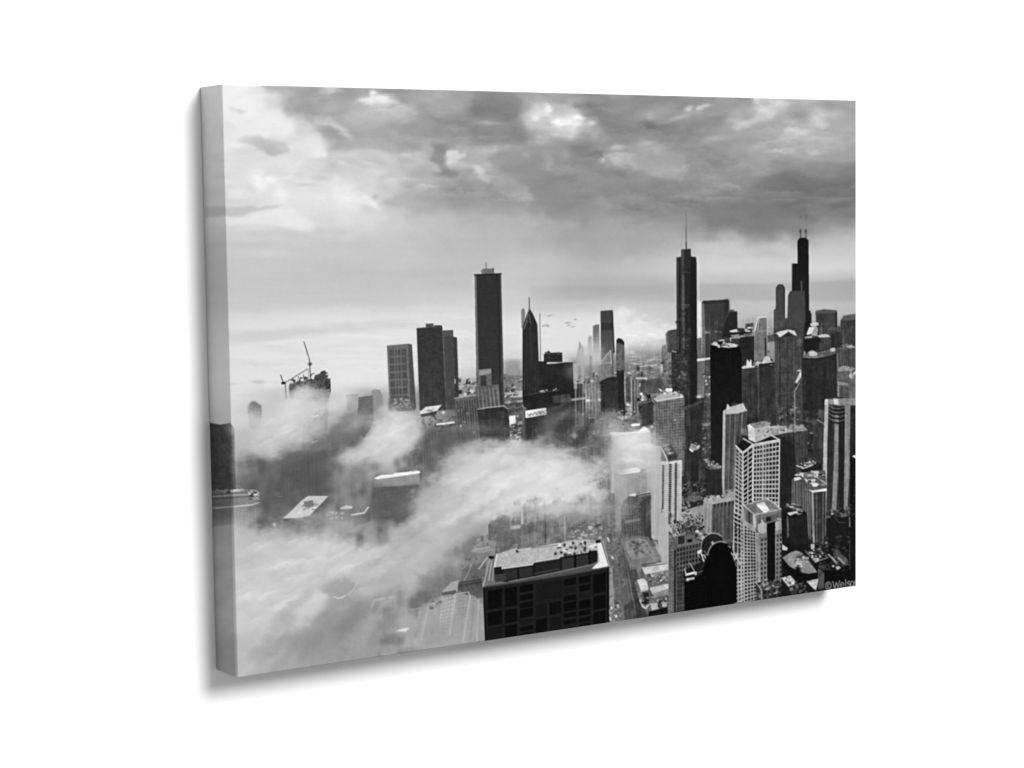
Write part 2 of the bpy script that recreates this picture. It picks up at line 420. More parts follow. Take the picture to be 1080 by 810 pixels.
LOBES([(230,90),(300,90),(400,160),(400,225),(230,245)], 60, 3, (5,22), 6, .45)
LOBES([(560,215),(905,200),(905,240),(760,245),(600,232)], 40, 4, (18,42), 7, .2)
G += (LUMP * 5 + HUMP * 3) * np.clip((330 - YY) / 60, 0, 1) * .35
G += fbm(120, 7, 23, 4) * 3 * np.clip((YY - 225) / 30, 0, 1) * np.clip((400 - YY) / 30, 0, 1)

SP([(552,156),(600,152),(650,186),(668,205),(650,222),(612,238),(578,226),(556,196),(520,176),(510,166)], 138, .55, 2.6, 6)
SP([(462,150),(470,156),(466,166),(474,176),(486,180),(478,185),(464,178),(452,168),(455,156)], 128, .5, 1.2, 4)
SP([(432,205),(500,208),(552,215),(556,222),(500,222),(450,216)], 160, .5, 2.4, 5)
SKY = False
# bands near the horizon
SP([(735,300),(800,299),(860,297),(912,295),(912,318),(860,318),(735,316)], -13, 1, 1.3, 1, rel=True)
SP([(560,303),(640,301),(712,300),(712,318),(560,316)], -10, 1, 1.6, 1, rel=True)
SP([(240,330),(330,326),(420,322),(500,318),(500,334),(400,338),(300,345),(240,350)], 7, 1, 2, 2, rel=True)
SP([(240,352),(330,344),(400,338),(440,336),(440,344),(340,352),(240,362)], -9, 1, 2.2, 2, rel=True)
SP([(240,364),(320,356),(436,350),(436,358),(320,366),(240,372)], 4, 1, 2, 2, rel=True)
B(272,403,7,2.2,182,.7,0,.2); B(246,405,9,1.4,200,.5,0,.2)
LOBES([(245,345),(560,332),(735,336),(735,380),(440,410),(245,415)], 90, 31, (12,50), 6, .16)
# far clouds behind the middle of the skyline
SP([(643,352),(645,338),(648,329),(656,325),(663,329),(666,338),(674,335),(684,341),(698,346),(712,350),(712,362),(690,366),(650,366)], 220, .8, 1.6, 2.5); B(656,331,7,5,228,.5); B(672,342,20,7,222,.4); B(690,352,18,9,222,.7); B(664,352,14,10,226,.6); B(700,345,12,5,210,.5); B(664,338,4,4,196,.4)
for (x,y,s) in ((576,343,2.4),(573,344,2),(579,333,2.6),(599,340.5,3.2),(604,344.5,1.6),(607,337,1.6),(600,343,1.8),(578,344,1.6)):
    B(x, y, s, .8, 128, .6, -8, .9)

LOBES([(644,330),(662,325),(712,345),(712,362),(650,366)], 26, 32, (4,11), 12, .7)
# ---- hazy far ground behind the towers
P([(455,402),(503,398),(503,430),(455,432)], 150, .45, 22)
SP([(532,382),(552,380),(552,424),(532,424)], 140, .9, 2, 2)
P([(532,396),(552,396),(552,440),(532,440)], 112, .7, 26)
P([(532,411),(541,413),(551,412),(551,419),(532,419)], 190, .9, 30); P([(532,420),(551,419),(551,430),(532,430)], 105, .9, 10)
SP([(600,380),(660,372),(712,362),(712,470),(600,470)], 124, .9, 5, 3)
P([(602,396),(712,384),(712,470),(602,470)], 112, .6, 22)
for k in range(26):
    x = 664 + rng.random() * 28; y = 376 + rng.random() * 18
    L(x, y, x + 4 + rng.random() * 7, y - .4, 165 + rng.random() * 45, .8, .7)
SP([(778,336),(912,332),(930,430),(778,430)], 146, .7, 4, 1)
C([(778,330),(860,330),(860,352),(778,352)], 60, 130, 190, 2.2, 2, .5, 2.2)
LOW([(590,392),(712,384),(712,470),(590,474)], 260, 1, (90,190), (60,100), 7, .9, (2,14))
LOW([(700,470),(905,440),(905,622),(700,640)], 520, 2, (50,125), (22,52), 9, .95, (4,26))
LOW([(778,340),(905,334),(905,440),(778,440)], 120, 3, (80,150), (50,80), 8, .8, (3,12))
LOW([(448,400),(560,396),(560,470),(448,480)], 170, 4, (90,190), (66,100), 8, .8, (2,10))
LOW([(256,478),(345,470),(400,490),(450,455),(500,455),(480,480),(440,520),(420,552),(370,560),(300,560),(262,556)], 260, 5, (90,170), (76,108), 9, .5, (4,20))
LOW([(385,630),(450,600),(470,560),(515,560),(512,690),(400,700)], 110, 6, (130,190), (100,130), 8, .38, (3,12))
MELT([(240,460),(350,460),(400,480),(450,450),(505,450),(520,560),(512,700),(380,705),(240,600)], 4, .92)
LOW([(515,530),(655,500),(655,580),(515,584)], 150, 7, (100,180), (80,110), 9, .6, (4,18))
LOW([(640,540),(662,540),(690,655),(640,660)], 40, 8, (100,140), (80,100), 4, .4, (1,3))
# ---- left of the picture: tall blocks standing out of the fog
# pale gridded tower
T(408,364.5,430,362.5,411,432,433,108,118); P([(430,362.5),(434.5,363),(439,431),(433,433)], 88, 1, 6)
F([(409.5,368),(429,367),(431,424),(412,425)], 3, 7, 74, .82, .84, .85, .25, 31); F([(409.5,368),(429,367),(431,424),(412,425)], 9, 21, 108, .4, .4, .5, .4, 32)
PL([(408,364),(428,361.5),(435,363)], 205, .8, .8); PL([(419,367),(421,425)], 150, .7, .6)
SP([(409,426),(414,421),(421,420),(428,422),(436,425),(437,432),(410,434)], 118, .9, .8, 1); B(422,422,4,1.5,200,.9,0,.2)
# two dark neighbours
T(439.5,346,466.5,344,442.5,433,471,62,70,8); F([(441,349),(466,348),(470,430),(443,431)], 12, 30, 82, .5, .35, .5, .9, 33)
P([(449,341.5),(457,341),(457.5,345),(449,346)], 88); P([(458,343),(466,343),(466,346),(458,346)], 74); PL([(439.5,346),(449,345.2)], 150, .6)
T(467,348.5,478,348,471,432,480,80,82,6); P([(478,355),(482,356),(484.5,430),(480,432)], 66, 1, 5); P([(468.5,349),(477.5,349),(477.5,354),(468.5,355)], 96, .8)
F([(468,357),(481,357),(484,430),(471,430)], 6, 26, 100, .4, .4, .35, .9, 34); PL([(467,350),(470.5,430)], 118, .6, .7); PL([(439.3,346),(442.5,430)], 120, .6, .6)
PL([(480,400),(480,404)], 180, 1)
# tallest plain tower with light corners
T(500.5,290,528.3,289,503,440,532,56,66,4); P([(500.5,290),(502.5,290),(506,430),(503,430)], 118, .9); P([(523.5,289),(525,289),(529,430),(527.5,430)], 44, .8); P([(527,289),(528.6,289),(532,430),(530,430)], 86, .9)
F([(503,292),(524,292),(527,430),(506,430)], 14, 1, 66, .4, 1, .5, .2, 35); F([(502,291),(528,290),(531,430),(504,430)], 1, 60, 40, 1, .4, .3, .9, 235)
P([(507.5,285),(509,283.5),(520,283),(521.5,288),(521.5,290),(508,290)], 112, 1, 22); L(512.7,277,512.7,284,90,.8); PL([(500.3,290),(528.5,288.8)], 34, 1.4); L(520.5,283,520.5,286,70,.8)
SP([(499,288),(499.6,288),(502.4,400),(501.4,400)], 235, .5, .5, 0)
T(502,393,518,389,503,410,519,112,100,12); P([(505,390),(518,388.5),(518,394),(505,396)], 150, .8, 14); P([(507,396),(513,396),(513,408),(507,408)], 66)
T(501,408,526,405,504,442,530,100,86,8); F([(502,410),(526,408),(529,432),(504,433)], 6, 1, 150, .3, 1, .7, .3, 36)
C([(484,404),(498,403),(499,416),(484,418)], 26, 50, 210, 3, 37); 
T(479.5,420,502,417,483,470,506,104,100,8); F([(481,423),(502,421),(505,465),(484,466)], 8, 1, 60, .45, 1, .8, .3, 38); PL([(479,420),(502,416.8)], 170, .9)
T(503.5,431,536,429,507,472,538,58,62,5); PL([(504,431.5),(513,430),(531,428),(535.5,431)], 178, 1.3, .8); F([(505,434),(535,433),(537,466),(507,468)], 16, 12, 76, .5, .4, .5, .7, 39)
# roofs between
C([(444,434),(500,428),(500,458),(446,460)], 90, 60, 140, 2.2, 40, .6)
P([(442,435.5),(449,429),(466,427),(461,433),(444,437)], 215, 1, 20); C([(447,433),(460,429),(458,433),(446,436)], 14, 90, 200, 1.6, 41); P([(443,437),(461,433.5),(460,437),(445,440)], 70)
P([(460,446.8),(479,444.3),(480,446.3),(460,448.6)], 226); C([(475,450),(487,449),(487,455),(475,456)], 22, 60, 210, 2.2, 42)
B(467.5,435,1.8,1.5,235,.9,0,.2)
# dark pointed tower
P([(549.7,327),(551,325.5),(553,325.5),(554,330),(552.5,345),(550,346)], 128, 1, 10)
P([(551,346),(554,336),(558.3,324.5),(562.5,332),(566.8,342),(569.5,414),(570,420),(551,420)], 48, 1, 5)
L(558.2,314,558.3,326,80,1.0); PL([(558.3,325),(555.5,336),(551.5,349)], 130, .7, .8); PL([(558.6,326),(559.5,340),(561,343)], 90, .6); PL([(556,338),(553,347)], 150, .6, .8); PL([(558,331),(556,339),(559.5,340),(558,331)], 120, .6, .7)
F([(552,350),(568,350),(569,412),(552,412)], 6, 1, 62, .4, 1, .8, .3, 43); PL([(559.2,345),(560.5,380)], 74, .8)
L(569.3,331,570.2,380,110,.8); L(567.6,335,569.2,380,190,.6,.7)
P([(573.5,373.5),(578,372),(593,371.8),(593.3,382),(573.5,382)], 50, 1, 10); C([(574,371),(581,370.5),(581,373),(574,373)], 8, 40, 110, 2, 44); C([(588,371.5),(593,371),(593,373),(588,373)],5,60,120,1.6,45)
P([(567.5,381),(577,381),(577,383.5),(604.5,381.5),(605.5,418),(567.5,420)], 44, 1, 4); PL([(577,383.6),(586,383),(597,381.3),(604,381.5)], 190, .9, .85)
P([(604.8,404.5),(615,404),(615.5,418),(604.8,418)], 44); PL([(605,397),(605.5,404),(615,404)], 175, 1.0, .8); C([(606,399.5),(613,399.5),(613,404),(606,404)], 14, 30, 190, 2.2, 46)
P([(551,417),(590,411.5),(604,412),(618,417),(618,423),(590,432),(553,436)], 40, 1, 4); PL([(551,417.5),(575,413.2),(590,411.5)], 120, .8, .6); C([(570,411),(590,410),(590,413),(570,414)], 10, 90, 190, 1.8, 47)
P([(582.5,417.5),(601,415.5),(603,423),(584,425.5)], 84, 1, 4); P([(602.5,420.5),(618,418.5),(618,421),(603,423)], 162, 1, 8)
P([(552,424),(584,425),(620,424),(620,470),(600,475),(579,455),(577,430),(552,431)], 46, .9, 6, 84)
T(553,440,577,436.5,553,472,579,62,74,6); F([(554,444),(577,441),(578,468),(554,469)], 9, 9, 104, .5, .5, .6, .8, 48)
P([(554,433.2),(576,430),(576.5,437.3),(554.3,441)], 240); P([(551,432),(553.5,432),(554,470),(551,470)], 96)
PL([(556.5,436.5),(558,438.8),(560,436),(562,438),(564,434.8),(566,437.6),(568.5,434.4),(570,436.6),(572,433.6),(574,435.4)], 110, .9, .75)
C([(556,434.5),(574,432),(574,437),(556,440)], 18, 90, 200, 1.2, 47, .6)
P([(537,439),(543.5,438),(543.8,446),(537.5,448)], 232, 1, 6); C([(538,448),(549,447),(549,470),(538,470)], 60, 40, 235, 2.0, 49); C([(540,430),(556,428),(556,433),(540,434)], 14, 60, 150, 2, 50)

# ---- low silhouettes half lost in the fog, far left
P([(261.5,430),(263,427),(265,426),(265,423.5),(270,423.3),(270.5,426),(275,427.5),(276,440),(262,440)], 104, .85, 10)
SP([(261,430),(263,426),(265,423.5),(270,423.5),(272,426.5),(276,428),(276,440),(274,452),(264,452)], 128, .9, .8, .6)
P([(264,425),(270,424),(275.5,427.5),(275.5,434),(262.5,434)], 112, .7, 8); F([(264,432),(275,431),(273,450),(265,450)], 3, 1, 160, .4, 1, .5, .3, 51)
P([(213,446),(222,446),(232,448),(243,446),(247,452),(249,517),(213,517)], 66, 1, 10, 92); F([(222,449),(247,451),(249,515),(223,515)], 9, 20, 88, .5, .5, .5, .9, 52)
PL([(245.5,450),(249.3,515)], 150, .9, .6)
# tower being built, with its two cranes
P([(304.5,409),(305,406.5),(311,404.5),(314,401.5),(320,402),(323,400),(331,400),(332,396),(337,394),(339,391.5),(342,392.5),(344,399),(348.5,399.5),(349,412),(346,424),(306,420)], 62, 1, 14, 120)
C([(306,405),(347,396),(348,412),(308,414)], 70, 30, 110, 2.8, 53, .9)
P([(322,412),(348,410),(344,470),(318,475)], 150, .7, 8, 120); F([(322,414),(346,412),(343,470),(320,474)], 7, 22, 96, .5, .45, .35, .9, 54)
PL([(326.6,384),(327.8,401)], 92, 1.1); PL([(320.6,360.5),(326,378),(327,384)], 96, 1.1); PL([(324,374),(327,379)], 150, .7); B(327,384,2,1.6,30,1,0,.1)
PL([(325,389),(325.6,400)], 120, .6)
PL([(300.8,404),(301.8,421)], 110, 1.2); PL([(301.5,403.2),(324,389.4)], 112, 1.1, .9); PL([(299,404),(296,395.5)], 90, 1.1); P([(296.5,403),(301,402.5),(301.4,405),(297,405.6)], 36)
P([(328,439),(336,437),(336,439),(330,441)], 225, .9); P([(328,466),(336,464),(336,466),(330,467.5)], 215, .9)
# mid distance blocks inside the fog
P([(383,416),(395,411),(401,411.5),(403.3,417),(404,446),(384,440)], 168, .8, 6, 148)
P([(378,419),(393,417.5),(394,436),(386,460),(378,458)], 116, .7, 8, 140); F([(379,420),(393,419),(393,436),(379,440)], 6, 8, 150, .5, .35, .5, .9, 55); PL([(365,417),(372,416),(378,417)], 150, .9, .7)
SP([(400,424),(404,428),(395,446),(372,470),(352,482),(338,484),(344,462),(352,448),(372,440),(380,430)], 92, .75, 3, 6)
SP([(326,464),(346,462),(346,492),(336,520),(318,522),(318,490)], 84, .6, 3, 4)
F([(296,482),(308,481),(310,516),(298,517)], 4, 15, 82, .5, .5, .35, .8, 56); F([(307,486),(322,485),(322,515),(309,516)], 5, 13, 60, .55, .5, .5, .8, 57); F([(322,476),(336,473),(336,516),(324,518)], 3, 1, 74, .5, 1, .3, .5, 58)
F([(248,494),(296,488),(298,512),(250,514)], 14, 8, 92, .5, .5, .2, .9, 59); C([(284,518),(300,517),(300,524),(284,525)], 18, 70, 170, 3, 60, .8, 2)
P([(208,521),(222,517.5),(243,516.5),(258,515),(275,518.5),(275,525),(270,529),(246,534.5),(222,538),(208,540)], 132, 1, 8)
for k, (g_, o) in enumerate(((205,0),(112,3.2),(178,5),(100,7.5),(215,17.2))):
    PL([(208, 521 + o), (224, 519 + o * .98), (243, 517.4 + o), (266, 516.6 + o * .92), (273.5, 519 + o * .62)], g_, 1.3 if g_ > 150 else 1.6, .85)
P([(246,516.5),(257,515.3),(258,517.5),(247,518.5)], 225); C([(263,517),(274,518),(272,526),(264,524)], 20, 20, 235, 2, 61); C([(222,517),(250,515),(250,519),(222,520)], 22, 70, 220, 2.2, 62)
F([(248,537),(275,531),(277,560),(250,566)], 8, 11, 84, .5, .5, .3, .8, 63); F([(268,531),(276,529.5),(278,562),(269,562)], 3, 11, 205, .45, .4, .4, .8, 64)
P([(222,538),(246,534.5),(248,552),(224,556)], 110, .55, 5, 150)
P([(299,547),(326,544.5),(324,552),(310,568),(300,572)], 92, .75, 6, 140)
P([(298.5,546.5),(305,541),(318,528),(325,523),(346.5,523),(338,532),(326,544),(313,546.5)], 196, 1, 10)
C([(312,540),(322,531),(340,527),(328,541)], 30, 90, 232, 3, 65, .85); P([(320,529),(330,527.5),(331,534),(322,535.5)], 112); C([(334,526),(344,524),(340,532),(330,534)], 16, 100, 230, 2.2, 66); PL([(299,546.5),(313,546.5),(326,544),(346,523)], 150, 1, .8)
P([(358,536),(365,533),(372,534),(371,536.5),(360,537)], 214, .9, 8); PL([(371,543),(384,541),(388.5,535)], 222, 1.3, .9); P([(372,544),(384,542),(389,536),(391,545),(380,553),(373,552)], 112, .7, 5)
C([(344,540),(362,539),(362,548),(344,548)], 30, 120, 215, 2, 67, .7); B(289.5,553,2,2,220,.8,0,.3); B(284,575,5,1.2,218,.7,0,.3)
P([(394,504),(442,497),(443,512),(420,513),(395,514)], 146, .9, 6); P([(394,504.5),(402,501),(414,500.5),(416,499),(432,497.5),(436,495.5),(443,497),(443,499),(416,503),(398,505.5)], 240, 1, 12)
P([(395,514),(443,511),(436,524),(424,542),(396,546)], 92, .7, 5, 130); F([(397,516),(440,513),(428,540),(398,544)], 12, 9, 70, .5, .5, .3, .8, 68); B(434.5,518,2.5,2,205,.9,0,.3)
P([(432,476),(442,472),(443,496),(434,498)], 110, .6, 24); F([(444,458),(462,452),(462,515),(446,520)], 6, 1, 150, .3, 1, .5, .5, 69); P([(462,452),(482,448),(484,478),(464,486)], 104, .6, 12)
C([(448,446),(502,440),(502,474),(448,478)], 40, 70, 130, 2.4, 70, .35, .8)

# ---- middle distance, between the dark slabs and the glass tower
P([(609,369),(611,363),(612,361),(613,363),(616,367),(617,395),(608,395)], 172, .9, 4, 150); L(611.3,361,611.6,368,130,1.0)
P([(620,356),(622,354),(624.3,355),(624.5,380),(620,380)], 150, .8, 6, 190)
P([(625.3,344),(628,342.5),(632,342),(632.6,372),(625.5,374)], 104, 1, 16, 176)
P([(633.3,327.5),(646,326.8),(646.8,348),(648.6,402),(634,404)], 70, 1, 5, 108); F([(634,329),(646,329),(648,400),(635,400)], 8, 30, 104, .4, .4, .4, .9, 71); P([(633.5,326),(641,324.5),(646,327),(633.5,328)], 196, .8); P([(645,327),(646.5,328),(648.5,372),(647.2,372)], 44, .9)
P([(634,340),(646.6,341),(647,348),(634,348)], 44, .5)
SP([(615,362),(632,356),(634,385),(616,386)], 190, .45, 3, 4)
P([(650,359),(652,356.5),(656,358),(658.5,361),(659,390),(649.5,390)], 88, 1, 16, 112); P([(650,359),(652,356.5),(656,357.5),(658.5,361),(658.5,364),(650,361)], 44); F([(650,363),(658.5,363),(659,388),(650,388)], 4, 12, 130, .5, .4, .6, .7, 72)
P([(621.5,375.5),(624.5,375),(625.5,404),(621.5,404)], 112, .9, 6); P([(604,384),(608,383),(609,410),(605,410)], 168, .7)
for k, x in enumerate((606,610,613.5,617,627,630)): P([(x, 384 + k % 3 * 2), (x + 2, 384 + k % 2), (x + 2.4, 450), (x + .4, 450)], (170,120,165,130,150,120)[k], .6, 10)
P([(632,383),(637,378),(644,369.5),(645.5,376),(646,402),(630,402)], 124, .95, 8); PL([(632.5,384),(638,376.5),(644,369.5),(644.6,384)], 190, .8, .85); PL([(633,383.5),(645,382)], 176, .9, .8); PL([(646.8,374),(648.2,402)], 176, .8, .7)
P([(650,391),(658,390),(659,402),(651,402)], 60)
P([(633.5,402),(641,398),(651,397),(656,400),(657,436),(634,434)], 48, 1, 6, 62); F([(636,402),(655,401),(656,434),(637,432)], 7, 1, 66, .4, 1, .7, .3, 73)
P([(651,394),(657.5,393),(659.5,437),(655,439),(652,430)], 38, 1, 4); PL([(658.8,393),(659.4,424),(664,427.5)], 176, 1.0, .8); P([(660,397),(665,398),(665.5,424),(660,424)], 84, .9, 10); B(662.5,427,3,1.4,235,.9,20,.2)
P([(665.3,399),(668,396),(685,396.5),(685,402),(674,404),(673,434),(666,434)], 108, 1, 12); PL([(665.8,400),(666.2,434)], 182, 1.1, .8); PL([(669.5,401),(669.5,434)], 168, .7, .8); PL([(672.3,402),(672.6,434)], 152, .7, .8); PL([(667.7,401),(668,434)], 70, .9)
for k in range(8): B(671.5 + k * 1.5, 398.8 + (k % 2) * .5, .9, .8, 240, .9, 0, .1)
P([(676,402),(710,396),(712,412),(680,418),(675,412)], 88, .95, 5); P([(682,415.5),(699,414),(699,417),(683,418.5)], 128, .8)
C([(672,416),(686,415),(686,422),(672,423)], 30, 20, 240, 2.2, 74); P([(673,425),(686,421.5),(689,425),(689,448),(676,450)], 60, 1, 4); P([(673,425),(687,422),(687,424),(674,427)], 100)
P([(632,404),(616,404),(618,440),(634,440)], 118, .8, 18); F([(616,404),(632,403),(634,440),(617,440)], 5, 1, 168, .35, 1, .6, .4, 75); B(620,422.3,2.4,1.4,236,.95,0,.2); B(632,421.5,1.4,1.4,225,.9,0,.2); B(624.5,402,1.6,1.2,225,.9,0,.2)
C([(592,436),(660,430),(660,470),(592,474)], 90, 60, 150, 3.4, 76, .5, .6); B(615,437,1.4,1.6,235,.9,0,.2); B(607,433,1.4,1,200,.8,0,.2)
P([(654,441),(666,435.5),(667,437.5),(656,443)], 190, .95); C([(650,432),(668,434),(664,440),(650,442)], 26, 30, 190, 2.2, 77, .8); P([(661,441),(676,436),(678,452),(664,454)], 104, .8, 18)
F([(593,462),(640,455),(640,500),(596,505)], 12, 1, 150, .35, 1, .35, .9, 78); B(606,459.5,3.2,3.4,228,.85,40,.3); B(609,457,2.6,3,70,.5,0,.3); P([(612,478),(618,477),(620,498),(614,499)], 76, .6, 6)

# ---- glass tower with spire and the blocks round it
P([(698,365),(702,363),(703,372),(703,420),(698,420)], 104, .95, 14); P([(702,352),(705,348.5),(714,347),(714,372),(703,372)], 86, 1, 8); PL([(703,351),(703.4,372)], 150, .8, .7); P([(697,384),(699,384),(699,394),(696,394)], 190, .7, 8)
C([(698,372),(712,370),(712,412),(698,412)], 50, 60, 150, 2.6, 79, .8)
P([(708,371),(712,369),(735.5,369),(736,452),(722,452),(708.5,412)], 56, 1, 6); PL([(709,370.5),(716,371.5),(722,372)], 180, 1.3, .8); C([(712,374),(724,373),(725,410),(712,410)], 60, 60, 130, 2, 80, .6)
P([(713.3,271.5),(718.3,270.5),(718.3,263),(728.6,262.4),(728.8,270.5),(734,271),(734.8,277),(735.2,374),(713.8,374)], 42, 1, 4)
P([(718.5,263),(721.5,263),(722,374),(718.3,374)], 78, .75, 16); P([(719.3,290),(722,290),(722.5,368),(719.6,368)], 112, .6, 14); P([(714,273),(715.4,273),(716,370),(714,370)], 78, .8); P([(728.5,271.5),(733.8,272),(735.4,448),(727.5,448)], 28, .85, 4)
C([(714,320),(728,320),(728,370),(714,370)], 60, 30, 96, 2.6, 81, .5, 1.6); PL([(718.5,321.5),(727,321.5)], 120, .8, .8); PL([(718.5,323.5),(727,323.5)], 104, .6, .7); PL([(713.5,271.8),(718,271)], 90, .7); PL([(719,287),(727,287.5)], 84, .6)
L(723.6,238,723.7,263,90,1.0); L(723.5,223,723.6,240,118,.9); L(723.7,256,723.7,263,70,1.4)
F([(722,374),(735,373),(735.5,450),(723,450)], 4, 22, 22, .5, .4, .5, .8, 82)
P([(735.2,357),(740,356),(740,380),(735.5,380)], 104, .95, 4); SP([(735.6,270),(737.2,270),(738,354),(735.8,355)], 226, .5, .5, 0); SP([(735.8,318),(739.4,318),(739.6,355),(736,356)], 236, .7, .6, 0)
P([(740,319),(742,317),(757,316.8),(767.5,315.7),(769,318),(770,352),(770,378),(741,380)], 74, 1, 5); P([(740,320),(742.5,319),(744.5,380),(741.5,380)], 122, .9)
F([(744,320),(768,319),(768,350),(745,350)], 13, 1, 48, .45, 1, .75, .3, 83); C([(744,349.5),(761,349),(761,351),(744,351.5)], 16, 80, 150, 1.4, 84); P([(741,317.3),(768,315.6),(768,319),(741,320.6)], 48, .7)
SP([(764,316),(769,316),(769,352),(764,352)], 46, .8, .8, 0)
P([(762,350),(764,340),(768,332),(771,327.5),(777.6,328.5),(778,356),(762,356)], 40, 1, 3); PL([(762.6,352),(763.5,342),(767,333),(770,328.5)], 90, .7, .7); P([(768,326.5),(774,326.5),(775,329),(768,329)], 90, .9)
P([(786,341.5),(794.5,340.5),(795.5,348),(786,348)], 74, 1, 14); P([(735,378.6),(749,376.8),(749,379.6),(735.4,381)], 225, 1, 8); P([(735.5,381),(744,380.5),(744,419),(735.5,420)], 108, 1, 3, 122); P([(743.5,380),(749,379),(749.5,476),(741,476)], 84, 1, 16)
C([(742,392),(749,390),(749,425),(743,425)], 20, 40, 215, 2.0, 85); B(737,418.5,2.6,1.6,225,.9,0,.2)
P([(723,431),(741,423),(741,462),(724,466)], 58, 1, 4); P([(722,429),(741,421.5),(741,424.5),(723,432.5)], 88, .9); P([(723,464),(740,458),(741,512),(722,514)], 64, 1, 6, 50); P([(740,440),(749,440),(750,515),(741,515)], 74, 1, 18); P([(741,447),(748,446),(748,449),(741,450)], 128, .8)
C([(741,448),(750,446),(750,480),(741,480)], 20, 50, 160, 2, 86); PL([(727,440),(727.5,460)], 74, .8)
# flat dark roofs behind the black tower
P([(778,356),(797,354),(797,388),(781,389)], 42, 1, 4); P([(769,349),(777,347),(785,347),(784,349.5),(771,351)], 232, 1, 6); P([(770,350.5),(786,349.5),(794,347),(793,352),(786,354),(772,353)], 34); P([(777,346),(792,346.4),(790,350),(778,349.5)], 60, 1, 10)
P([(770,354),(779,352),(781,357),(776,357)], 150, .9, 14); P([(783,352.5),(795,350.5),(797,353.5),(786,355)], 120, .9, 10); C([(786,346),(799,345),(799,351),(786,352)], 12, 120, 240, 2.4, 87); P([(771,357),(779,357),(780,364),(771,364)], 62, .9)
P([(796,349),(799.5,334.5),(808.5,334),(809.4,376),(797.5,384),(795.5,384)], 116, 1, 5); PL([(796,349),(799.6,335),(808.4,334.2)], 226, 1.2, .9); PL([(799,348),(801,336)], 200, .8, .8); PL([(795.6,350),(795.8,380)], 190, .7, .6)
PL([(807.3,357),(807.4,375)], 40, 1.3, .9); P([(800,348),(809,347.5),(809,350),(797,351)], 138, .8); PL([(809.6,337),(810,372)], 188, .8, .6); F([(798,352),(807,352),(807,376),(798,378)], 1, 20, 96, 1, .4, .5, .3, 88)
P([(809.5,354),(818,352),(819,360),(810,361)], 90, 1, 24)
# far right towers
P([(818.2,304),(820,300.5),(822.5,299.6),(826,300),(828,304),(828,337),(818,338)], 72, 1, 8); F([(819,306),(827.5,306),(827.5,335),(819,335)], 4, 12, 100, .5, .4, .5, .6, 89); PL([(827,303),(827.6,336)], 46, 1.2)
P([(816,327),(818,325.5),(820.5,326),(821,358),(816,358)], 78, 1, 5); P([(820,336),(834,334),(835,358),(820,358)], 80, 1, 4)
P([(835.8,277.8),(841.2,277.8),(841,254),(843.5,250.6),(850,250.6),(852.8,253.5),(853.4,330),(853.6,360),(834,360)], 20, 1, 3, 34)
for (x,a_) in ((844.4,.55),(850,.55)):
    L(x,225,x+.2,246,120,1.0,a_*.6); L(x,242,x,251,70,1.4,a_+.2); B(x+.2,228.5,1,2.2,95,.7,0,.1); B(x-.4,244,1.3,1.6,60,.8,0,.1)
P([(852.8,327),(855,328),(856,355),(852.6,360)], 30); P([(834.8,278),(836.2,278),(836,306),(835,306)], 60, .6)
P([(831,312),(833.5,307),(848.5,306.8),(849,306),(850,360),(829,360)], 72, 1, 4); P([(844.5,296),(846,296),(846.3,307),(844.5,307)], 84); PL([(831,312),(831.4,330)], 130, .7, .6); F([(833,310),(848,309),(849,345),(832,345)], 7, 1, 84, .4, 1, .5, .3, 90)
P([(822.5,318),(828.5,318),(828.5,335),(822,335.5)], 30, .0); P([(820.5,346),(850,340),(850,356),(846,384),(822,356)], 70, .95, 3); P([(849,340),(856,330),(856,352),(848,362),(846,372)], 34, 1, 3)
P([(828.2,306),(830.8,306),(830.4,335.5),(827.9,335.5)], 196, .9)
P([(860,328),(869,326.3),(882.6,327.5),(882.8,346),(878,352),(865,350),(861,344)], 72, 1, 5); P([(860,327.5),(870,326),(883,327.3),(883,330),(860,330.5)], 98, .8, 8); P([(881,329),(883,329),(883,345),(881,345)], 44)
P([(886.5,338),(890,333),(903,331),(912,330),(912,400),(888,400),(885.5,364)], 66, 1, 5); P([(889,333),(912,329.5),(912,335.5),(887.5,339)], 96, .9, 5); F([(888,341),(903,339),(903,385),(888,385)], 6, 1, 88, .4, 1, .5, .3, 91); PL([(889.5,341),(890,366)], 108, .8, .7)
P([(872,345),(886,344),(887,372),(872,372)], 68, 1, 8); P([(874,345),(885,344.5),(884,348),(873,348)], 96, .8)
P([(863,341),(871,344),(872,352),(862,354)], 60, 1, 10); P([(854.5,341),(863,340),(863.5,343),(855,344)], 215, .9, 10); P([(853.5,345),(859,345),(855.5,352.5),(850.5,353)], 240, 1, 4); P([(864,346),(867,340),(868,352),(864,353)], 110, .8)
P([(849,357),(852,353.5),(864,354.5),(876,355.5),(876,372),(866,374),(850,378)], 62, 1, 5); P([(848,357.5),(864,356),(864,368),(851,372),(848,370)], 30, 1, 4); P([(862,354),(867,352.5),(874,353),(876,355.5),(864,356)], 190, 1, 10); P([(849,355),(857,354),(856,356.5),(849,357)], 160, .9)
P([(866,356),(876,356),(877,368),(866,369)], 76, .9, 5); P([(876,352),(887,350),(888,366),(877,368)], 50, 1, 5)
P([(883,368),(890,365),(900,364),(902,369),(902,386),(884,387)], 92, 1, 6); F([(884,369),(901,368),(901,386),(885,387)], 7, 1, 50, .4, 1, .7, .3, 92); C([(889,363.5),(901,362.5),(901,366),(889,367)], 12, 90, 190, 2.2, 93)
